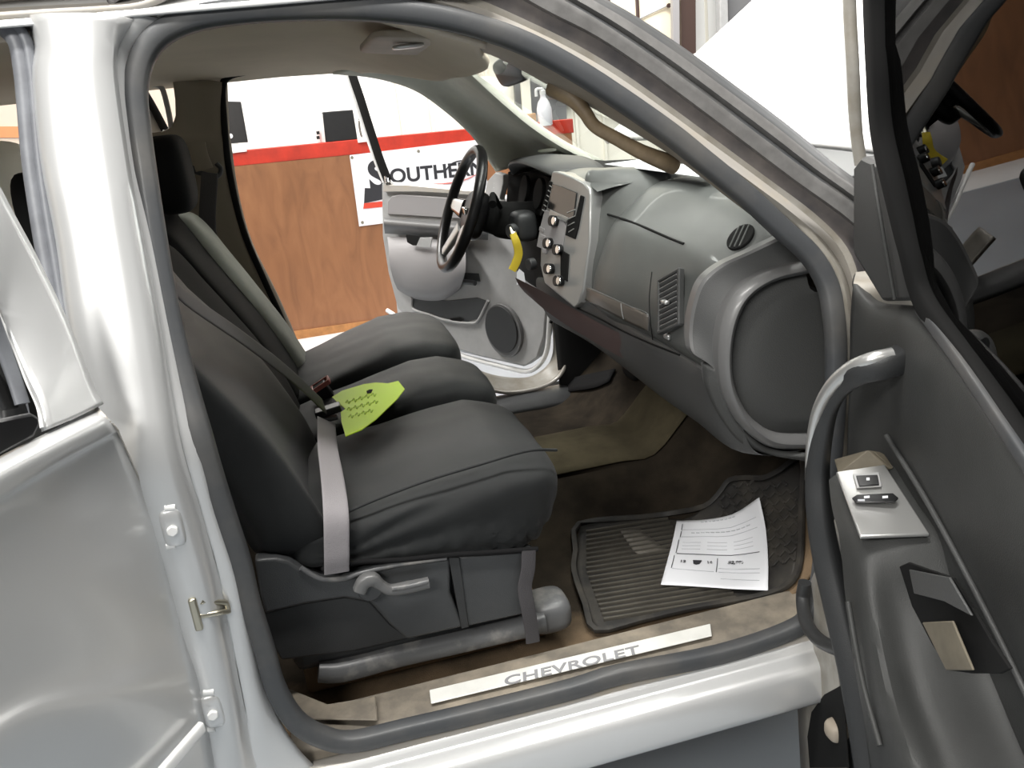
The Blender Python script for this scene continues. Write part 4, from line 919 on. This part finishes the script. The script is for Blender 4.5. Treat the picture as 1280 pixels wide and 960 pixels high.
tag(prism('red_floor_mat', [W(a, b, z=0.0) for a, b in ((610, 474), (640, 484), (628, 492), (614, 490))], (0, 0, .006), mat('pink_red_sheet', (.75, .16, .14), .5), bev=0), 'small red sheet on the shop floor seen under the driver door', 'mat')
fd = thing('driver_door', 'open driver door with light grey inner panel, beyond the steering wheel', 'car door', (1.12, 1.68, .6))
def F(pts, o): return [FDp(a, b, o) for a, b in pts]
outl = [(477, 229), (520, 231), (560, 234), (610, 244), (660, 250), (684, 262), (684, 330), (684, 372), (680, 420), (672, 446), (655, 458), (600, 446), (574, 437), (540, 420), (512, 400), (497, 386), (485, 340), (478, 295)]
prism('inner_panel', F(outl, .10), FN*.05, M['greyp'], fd, bev=.006)
prism('belt_rail', F([(479, 231), (520, 232), (560, 236), (606, 240), (606, 246), (560, 242), (520, 240), (479, 240)], .115), FN*.03, M['paintd'], fd, bev=.003)
prism('upper_insert', F([(484, 252), (490, 245), (500, 243), (560, 247), (610, 252), (610, 275), (560, 273), (484, 268)], .108), FN*.01, M['greyd'], fd, bev=.004)
surf('arm_ledge', [F([(480, 272), (520, 275), (560, 278), (610, 282)], .11), F([(480, 276), (520, 279), (560, 282), (610, 286)], .15), F([(480, 283), (520, 286), (560, 289), (610, 293)], .15), F([(481, 292), (520, 294), (560, 297), (610, 300)], .11)], M['dashrim'], fd, nu=4, nv=3)
ar = surf('armrest', [F([(484, 296), (500, 296), (530, 298), (566, 300), (580, 302)], .12), F([(486, 312), (500, 312), (530, 314), (566, 316), (582, 316)], .16), F([(487, 330), (504, 336), (532, 340), (562, 340), (582, 336)], .17), F([(492, 350), (510, 362), (534, 366), (556, 364), (578, 352)], .15), F([(497, 362), (514, 372), (536, 376), (556, 374), (574, 362)], .105)], M['greyd'], fd, nu=5, nv=5)
prism('pull_recess', F([(507, 293), (536, 296), (535, 306), (516, 307), (509, 303)], .175), FN*.004, M['blackm'], fd, bev=.001)
prism('pull_recess_side', F([(525, 297), (540, 297), (538, 309), (520, 308)], .178), FN*.004, M['greyp'], fd, bev=.001)
prism('map_pocket', F([(515, 374), (522, 372), (560, 376), (596, 372), (608, 376), (600, 398), (585, 402), (560, 400), (535, 392), (517, 386)], .103), FN*.003, M['seatp'], fd, bev=.001)
tube('pocket_rim', F([(515, 372), (516, 386), (535, 393), (560, 401), (588, 404), (598, 400), (610, 376)], .106), .006, M['greyp'], fd)
prism('pocket_cup', F([(562, 398), (574, 397), (580, 400), (576, 402), (566, 402)], .108), FN*.002, M['blackm'], fd, bev=0)
sk_ = disc('speaker_grille', FDp(628, 411, .112), tuple(-FN), .095, .02, M['seatpd'], fd, sx=.95)
disc('speaker_ring', FDp(630, 413, .108), tuple(-FN), .108, .016, M['dashrim'], fd, sx=.95)
tube('door_handle', F([(566, 350), (580, 352), (594, 354)], .125), .010, M['seatp'], fd)
prism('handle_recess', F([(563, 340), (598, 342), (600, 352), (566, 350)], .106), FN*.003, M['seatp'], fd, bev=.001)
tube('painted_edge', F([(484, 388), (510, 405), (540, 426), (574, 443), (600, 451), (640, 461), (660, 464), (674, 456), (683, 440), (686, 415), (687, 375), (686, 340)], .085), .010, M['white'], fd, n=6)
tube('window_frame', [FDp(a, b, o) for a, b, o in ((436, 70, .17), (440, 92, .16), (450, 122, .15), (462, 160, .13), (475, 200, .11), (485, 226, .10))], .020, M['blackm'], fd, flat=(1.1, .5), up=tuple(FN))
tube('window_frame_edge', [FDp(a, b, o) for a, b, o in ((428, 70, .17), (432, 92, .16), (442, 122, .15), (455, 160, .13), (470, 203, .11), (480, 228, .10))], .008, M['white'], fd)
tube('lock_post', [FDp(484, 221, .10), FDp(485, 229, .11)], .014, M['chrome'], fd)
prism('outer_skin', F([(481, 231), (684, 262), (684, 430), (655, 458), (560, 436), (497, 392)], .04), FN*.005, M['paint'], fd, bev=0)

# ------------------------------------------------------------------ passenger door
pd = thing('passenger_door', 'open passenger door with dark grey inner panel, pull handle and window switches', 'car door', (1.18, -.03, .5))
def q(pts): return [D(a, b, o) for a, b, o in pts]
up_rows = [q([(1070, 340, .10), (1098, 376, .105), (1160, 388, .10), (1215, 455, .10), (1290, 570, .10), (1460, 830, .10)]),
           q([(1066, 360, .13), (1095, 388, .13), (1145, 405, .13), (1205, 480, .13), (1285, 600, .13), (1450, 880, .13)]),
           q([(1063, 400, .135), (1092, 420, .14), (1130, 440, .14), (1190, 530, .14), (1275, 670, .14), (1440, 980, .14)]),
           q([(1062, 450, .135), (1088, 470, .14), (1118, 490, .14), (1175, 580, .14), (1260, 740, .14), (1420, 1050, .14)]),
           q([(1060, 520, .13), (1080, 530, .13), (1108, 545, .125), (1165, 640, .125), (1250, 810, .125), (1400, 1120, .125)]),
           q([(1056, 600, .13), (1074, 610, .13), (1100, 625, .12), (1150, 720, .12), (1240, 880, .12), (1380, 1180, .12)]),
           q([(1040, 690, .14), (1066, 700, .13), (1096, 720, .12), (1140, 800, .12), (1215, 960, .12), (1350, 1240, .12)]),
           q([(1012, 780, .155), (1050, 800, .14), (1090, 830, .13), (1130, 900, .13), (1190, 1050, .13), (1320, 1300, .13)]),
           q([(1002, 860, .16), (1040, 880, .15), (1086, 920, .14), (1120, 980, .14), (1170, 1100, .14), (1300, 1360, .14)]),
           q([(1003, 960, .16), (1040, 980, .15), (1086, 1010, .14), (1110, 1060, .14), (1150, 1160, .14), (1280, 1420, .14)])]
surf('inner_panel', up_rows, M['doorp'], pd, nu=6, nv=5, thick=.008)
# front shell edge of the door (tan dusty) 
surf('door_shell', [[p for p in [r[0] for r in up_rows]], [r[0]-(-DN)*.0+DN*.06 for r in up_rows], [r[0]+DN*.11 for r in up_rows]], M['jamb'], pd, nu=5, nv=3)
kz = lambda t, o, z: HP+DD*t-DN*o+V((0, 0, z))
surf('outer_skin', [[kz(t, o, z) for t in (.0, .3, .7, 1.05)] for z, o in ((.50, .03), (.7, .0), (.95, -.01), (1.15, .0), (1.24, .05))], M['paint'], pd, nu=3, nv=4, thick=.002)
surf('lower_front_trim', [q([(1062, 610, .15), (1030, 690, .16), (1004, 765, .165), (997, 840, .168), (1000, 900, .168), (1005, 1000, .168)]),
                          q([(1072, 640, .152), (1062, 700, .16), (1050, 790, .165), (1050, 850, .168), (1058, 910, .168), (1062, 1000, .168)])], M['jamb'], pd, nu=5, nv=4, thick=.004)
prism('pocket_opening', q([(1012, 960, .174), (1009, 920, .174), (1014, 890, .174), (1030, 868, .174), (1052, 856, .174), (1060, 960, .174)]), DN*.003, M['blackm'], pd, bev=.001)
softbox('pocket_object', D(1046, 912, .17), (.02, .02, .02), M['tan'], pd, k=3, n=5)
tube('lower_loop', q([(1006, 728, .185), (1003, 750, .19), (1008, 778, .20), (1024, 800, .20), (1050, 812, .19), (1075, 815, .18)]), .0125, M['seatpd'], pd, n=8)
# sail panel
prism('corner_cover', q([(1066, 212, .155), (1078, 196, .155), (1100, 206, .15), (1126, 225, .145), (1142, 262, .14), (1160, 330, .135), (1170, 366, .125), (1145, 376, .125), (1102, 377, .13), (1066, 318, .145)]), DN*.05, M['dashd'], pd, bev=.006)
tube('cover_crease', q([(1090, 206, .16), (1100, 270, .158), (1118, 374, .14)]), .003, M['doorp'], pd)
tube('cover_crease', q([(1108, 212, .157), (1122, 290, .15), (1140, 372, .137)]), .003, M['doorp'], pd)
# window seal frame
tube('window_frame', q([(1093, -120, .20), (1094, -40, .19), (1095, 0, .185), (1098, 80, .18), (1103, 160, .17), (1118, 230, .16), (1138, 310, .145), (1160, 378, .13), (1215, 455, .13), (1290, 570, .13), (1460, 830, .13)]), [.0165]*7+[.018, .014, .013, .014], M['blackm'], pd, n=5, flat=(1, .8), up=tuple(DN))
tube('outer_frame_edge', q([(1062, -120, .17), (1062, 0, .165), (1066, 80, .16), (1070, 160, .15), (1076, 205, .14)]), .009, M['jamb'], pd)
tube('outer_frame_edge', q([(1052, -120, .16), (1054, 0, .155), (1060, 80, .15), (1067, 160, .14), (1074, 210, .13)]), .006, M['white'], pd)
tube('belt_seal', q([(1150, 384, .135), (1200, 452, .14), (1280, 572, .14), (1450, 830, .14)]), .010, M['rubber'], pd, flat=(1, .6), up=tuple(DN))
prism('window_glass', q([(1096, -140, .185), (1099, 60, .178), (1107, 180, .162), (1130, 270, .145), (1158, 372, .122), (1290, 580, .115), (1460, 840, .115), (1700, 400, .15), (1900, -140, .20)]), DN*.004, M['sideglass'], pd, bev=0)
# pull handle
ph = tube('pull_handle', q([(1128, 448, .135), (1105, 456, .165), (1078, 463, .19), (1052, 480, .205), (1034, 508, .215), (1026, 545, .22), (1022, 590, .22), (1024, 640, .22), (1034, 700, .21), (1050, 770, .20), (1068, 850, .19), (1086, 960, .18), (1096, 1040, .18)]), [.019, .0185, .0175, .017, .0165, .0165, .017, .018, .02, .02, .02, .02, .02], M['seatpd'], pd, n=6, flat=(1, 1))
tube('handle_cap', q([(1116, 443, .155), (1088, 450, .185), (1062, 462, .205), (1038, 484, .222), (1022, 515, .23), (1013, 555, .235), (1009, 600, .235)]), [.010, .011, .011, .010, .009, .007, .004], M['silver'], ph, n=6)
# arm rest body
arm = [q([(1036, 600, .215), (1048, 592, .20), (1075, 585, .17), (1106, 583, .135)]),
       q([(1040, 635, .225), (1060, 632, .21), (1096, 628, .17), (1134, 628, .135)]),
       q([(1050, 676, .235), (1075, 673, .22), (1118, 671, .18), (1162, 670, .135)]),
       q([(1056, 740, .24), (1085, 745, .23), (1125, 760, .19), (1185, 740, .13)]),
       q([(1066, 820, .24), (1100, 830, .235), (1150, 860, .19), (1225, 840, .13)]),
       q([(1080, 900, .24), (1120, 915, .24), (1185, 950, .19), (1270, 950, .13)]),
       q([(1096, 1000, .24), (1150, 1020, .24), (1240, 1080, .19), (1330, 1080, .13)])]
surf('armrest', [[arm[j][0]+V((0, 0, 0)) for j in range(7)], [arm[j][1] for j in range(7)], [arm[j][2] for j in range(7)], [arm[j][3] for j in range(7)], [arm[j][3]+DN*.03 for j in range(7)]], M['doorp'], pd, nu=6, nv=5)
surf('armrest_side', [[arm[j][0] for j in range(7)], [a+DN*.02+V((0, 0, -.03)) for a in [arm[j][0] for j in range(7)]], [D(a, b, .15) for a, b in ((1045, 640), (1048, 690), (1052, 760), (1058, 830), (1066, 900), (1076, 980), (1086, 1060))]], M['doorp'], pd, nu=6, nv=4)
tube('armrest_bead', q([(1060, 752, .245), (1068, 800, .247), (1080, 860, .247), (1100, 932, .247)]), .004, M['doorp'], pd)
pl = [D(1045, 592, .212), D(1106, 583, .14), D(1162, 670, .14), D(1075, 673, .232)]
pnm = (pl[1]-pl[0]).cross(pl[3]-pl[0]).normalized()
if pnm.z < 0: pnm = -pnm
swp = prism('switch_panel', [p+pnm*.004 for p in pl], -pnm*.006, M['silver'], pd, bev=.002)
def onp(px, py, h=.006): return WP(px, py, pl[0]+pnm*h, pnm)
def pq(nm, pts, m, par, h=.006, dep=.003, bev=.001): return prism(nm, [onp(a, b, h) for a, b in pts], -pnm*dep, m, par, bev=bev)
pq('switch_bezel', [(1066, 592), (1099, 590), (1102, 607), (1071, 609)], M['greyp'], swp, .007)
ls = pq('lock_switch', [(1070, 594), (1097, 593), (1099, 605), (1074, 607)], M['black'], swp, .010)
pq('switch_mark', [(1083, 597), (1087, 597), (1087, 600), (1083, 600)], M['paper'], ls, .0112, .001, 0)
ws = pq('window_switch', [(1065, 622), (1071, 618), (1116, 616), (1123, 622), (1118, 627), (1070, 628)], M['black'], swp, .010)
for x in (1080, 1103): pq('switch_mark', [(x, 620), (x+7, 619.5), (x+7, 622), (x, 622.5)], M['paper'], ws, .0115, .001, 0)
pq('switch_mark', [(1072, 624), (1081, 624), (1081, 626), (1072, 626)], M['inkl'], ws, .0115, .001, 0)
prism('handle_bezel', q([(1042, 574, .19), (1085, 562, .16), (1098, 564, .14), (1110, 583, .135), (1047, 592, .205)]), DN*.01+V((0, 0, -.006)), M['olive'], pd, bev=.002)
# pull pocket
prism('pull_pocket', [D(a, b, .222) for a, b in ((1124, 708), (1135, 703), (1160, 712), (1190, 722))]+[D(a, b, .205) for a, b in ((1215, 760), (1238, 800), (1262, 836), (1250, 842), (1215, 842), (1186, 838), (1165, 806), (1140, 758))], DN*.004, M['blackm'], pd, bev=.001)
prism('pocket_back', [D(a, b, .226) for a, b in ((1136, 712), (1186, 722), (1214, 770), (1180, 752), (1142, 742))], DN*.003, M['dashd'], pd, bev=.001)
prism('pocket_floor', [D(a, b, .226) for a, b in ((1152, 778), (1190, 776), (1216, 838), (1182, 838))], DN*.003, M['olive'], pd, bev=.002)
tube('panel_crease', q([(1108, 545, .13), (1165, 638, .13), (1250, 800, .13), (1330, 970, .13)]), .004, M['dashd'], pd)

# ------------------------------------------------------------------ rear door
rd = thing('rear_door', 'open silver rear door swung out beside the centre pillar', 'car door', (-.12, -.03, .5))
def rq(pts): return [RDp(a, b, o) for a, b, o in pts]
skin = [rq([(122, 509, -.03), (60, 540, -.035), (0, 570, -.035), (-200, 670, -.035)]),
        rq([(135, 522, -.055), (65, 556, -.06), (0, 590, -.06), (-200, 700, -.06)]),
        rq([(148, 536, -.055), (70, 578, -.06), (0, 620, -.06), (-200, 745, -.06)]),
        rq([(152, 546, -.045), (72, 592, -.045), (0, 636, -.045), (-200, 770, -.045)]),
        rq([(175, 598, -.03), (90, 650, -.035), (0, 700, -.035), (-200, 850, -.035)]),
        rq([(207, 675, -.03), (110, 720, -.035), (0, 780, -.035), (-200, 950, -.035)]),
        rq([(237, 790, -.03), (125, 830, -.035), (0, 880, -.035), (-200, 1060, -.035)]),
        rq([(252, 850, -.035), (130, 880, -.045), (0, 920, -.045), (-200, 1120, -.045)]),
        rq([(268, 930, -.03), (140, 960, -.035), (0, 1010, -.035), (-200, 1200, -.035)]),
        rq([(276, 1010, -.02), (150, 1050, -.02), (0, 1110, -.02), (-200, 1300, -.02)])]
surf('outer_skin', skin, M['paint'], rd, nu=6, nv=5, thick=-.003)
surf('front_edge', [[r[0] for r in skin], [r[0]+(-RN)*.03+RDD*.004 for r in skin]], M['paintd'], rd, nu=4, nv=2, thick=-.003)
wfr = [rq([(-40, 180, .03), (0, 250, .03), (40, 322, .02), (78, 402, .0), (107, 478, -.02), (122, 508, -.03)]),
       rq([(-40, 250, .03), (-2, 320, .03), (24, 378, .02), (54, 440, .0), (74, 496, -.02), (86, 526, -.03)]),
       rq([(-40, 320, .03), (-4, 388, .03), (14, 430, .02), (32, 474, .0), (46, 508, -.02), (52, 540, -.03)])]
surf('window_frame', wfr, M['paint'], rd, nu=6, nv=4, thick=-.012)
tube('frame_edge', rq([(-40, 178, .03), (0, 248, .03), (40, 320, .02), (78, 400, .0), (107, 476, -.02), (122, 507, -.03)]), .004, M['rubber'], rd)
tube('window_lip', rq([(-10, 376, .02), (4, 408, .02), (20, 440, .01), (34, 476, .0), (48, 508, -.02), (53, 535, -.03)]), .003, M['white'], rd)
prism('window_glass', rq([(-60, 330, .04), (-6, 410, .035), (14, 450, .03), (34, 500, .02), (40, 530, .0), (-80, 560, .0)]), -RN*.004, M['lens'], rd, bev=0)
tube('window_seal', rq([(-12, 392, .015), (2, 430, .015), (16, 468, .01), (28, 505, .0)]), .007, M['rubberg'], rd, flat=(1.4, .6), up=tuple(RN))
prism('belt_molding', rq([(-120, 590, -.04), (0, 524, -.04), (40, 516, -.04), (48, 520, -.04), (50, 534, -.04), (44, 546, -.04), (0, 570, -.04), (-120, 640, -.04)]), -RN*.01, M['black'], rd, bev=.004)
tube('body_molding', rq([(252, 909, -.05), (232, 932, -.05), (206, 962, -.05), (140, 1040, -.05)]), .010, M['white'], rd, flat=(1, .6), up=tuple(RN), lin=True)

# ------------------------------------------------------------------ hood and front of the truck
hd = thing('raised_hood', 'white raised hood propped open in front of the windshield', 'hood', (1.3, .8, 1.4))
def hp(x, y): return V((x, y, 1.43+.69*(x-1.185)+.02*(1-((y-.85)/.75)**2)))
surf('hood_skin', [[hp(x, y) for y in (.06, .4, .85, 1.3, 1.585)] for x in (1.24, 1.5, 1.9, 2.3, 2.6)], M['hoodw'], hd, nu=5, nv=4, thick=.02)
tube('hood_edge', [hp(x, 1.585)+V((0, 0, -.01)) for x in (1.24, 1.5, 1.9, 2.3, 2.6)], .012, M['white'], hd)
hi = tube('hood_hinge', [V((1.30, .12, 1.25)), V((1.42, .12, 1.36)), V((1.5, .12, 1.55))], .016, M['greyp'], hd)
fn = thing('front_fender', 'silver front fender below the raised hood', 'fender', (1.6, .1, .6))
surf('fender_skin', [[V((x, y, z)) for x in (1.24, 1.5, 1.9, 2.4)] for y, z in ((-.08, .55), (-.10, .85), (-.09, 1.12), (-.03, 1.2), (.06, 1.22), (.12, 1.18))], M['paint'], fn, nu=4, nv=4, thick=-.004)
surf('cowl', [[V((x, y, 1.33-.1*(x-1.2))) for y in (.06, .85, 1.6)] for x in (1.22, 1.36)], M['black'], fn, nu=3, nv=2, thick=.01)
surf('far_fender_skin', [[V((x, y, z)) for x in (1.24, 1.5, 1.9, 2.4)] for y, z in ((1.80, .85), (1.79, 1.12), (1.73, 1.2), (1.60, 1.22))], M['paint'], fn, nu=4, nv=4, thick=.004)
# clutter seen at left through the rear door opening
sd_ = thing('rear_bench', 'rear bench seat with a pale headrest seen through the rear door opening', 'car seat', (-.6, .8, .6))
back('backrest', .10, 1.55, .85, 1.36, -.62, -.80, .13, sd_, M['fabricd'], n=12)
cushion('cushion', .10, 1.55, -.72, -.25, lambda u: .90+.03*u, .80, .78, sd_, M['fabricd'])
box('seat_base', (-.48, .82, .67), (.2, .68, .13), M['seatpd'], sd_, bev=.02)
hc_ = W(8, 262, y=.9)
softbox('headrest', hc_, (.08, .20, .15), M['wallc'], sd_, k=3, n=8)
softbox('headrest_insert', W(44, 278, y=.66), (.03, .03, .10), M['blackm'], sd_, k=3, n=6)
for dy in (-.1, .1): tube('headrest_post', [V((hc_.x-.02, hc_.y+dy, 1.30)), V((hc_.x-.02, hc_.y+dy, 1.44))], .007, M['chrome'], sd_, lin=True)
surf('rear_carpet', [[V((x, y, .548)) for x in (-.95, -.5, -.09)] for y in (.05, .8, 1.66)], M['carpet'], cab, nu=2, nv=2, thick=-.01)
pwl = thing('peach_partition', 'pale peach board with an orange stripe seen through the rear door opening', 'partition', (-1.4, 3.2, 1.2))
prism('board', [W(a, b, y=3.2) for a, b in ((-220, 60), (240, 60), (240, 420), (-200, 420))], (0, .05, 0), M['palewall'], pwl, bev=0)
prism('stripe', [W(a, b, y=3.195) for a, b in ((-220, 158), (60, 158), (60, 172), (-220, 172))], (0, .004, 0), mat('orange_stripe', (.80, .30, .13), .6), pwl, bev=0)
surf('rear_headliner_edge', [[W(a, b, y=1.3) for a, b in ((-80, 70), (0, 78), (40, 84))], [W(a, b, y=1.4) for a, b in ((-80, 112), (0, 112), (40, 108))]], M['trimd'], cab, nu=3, nv=2, thick=.02)
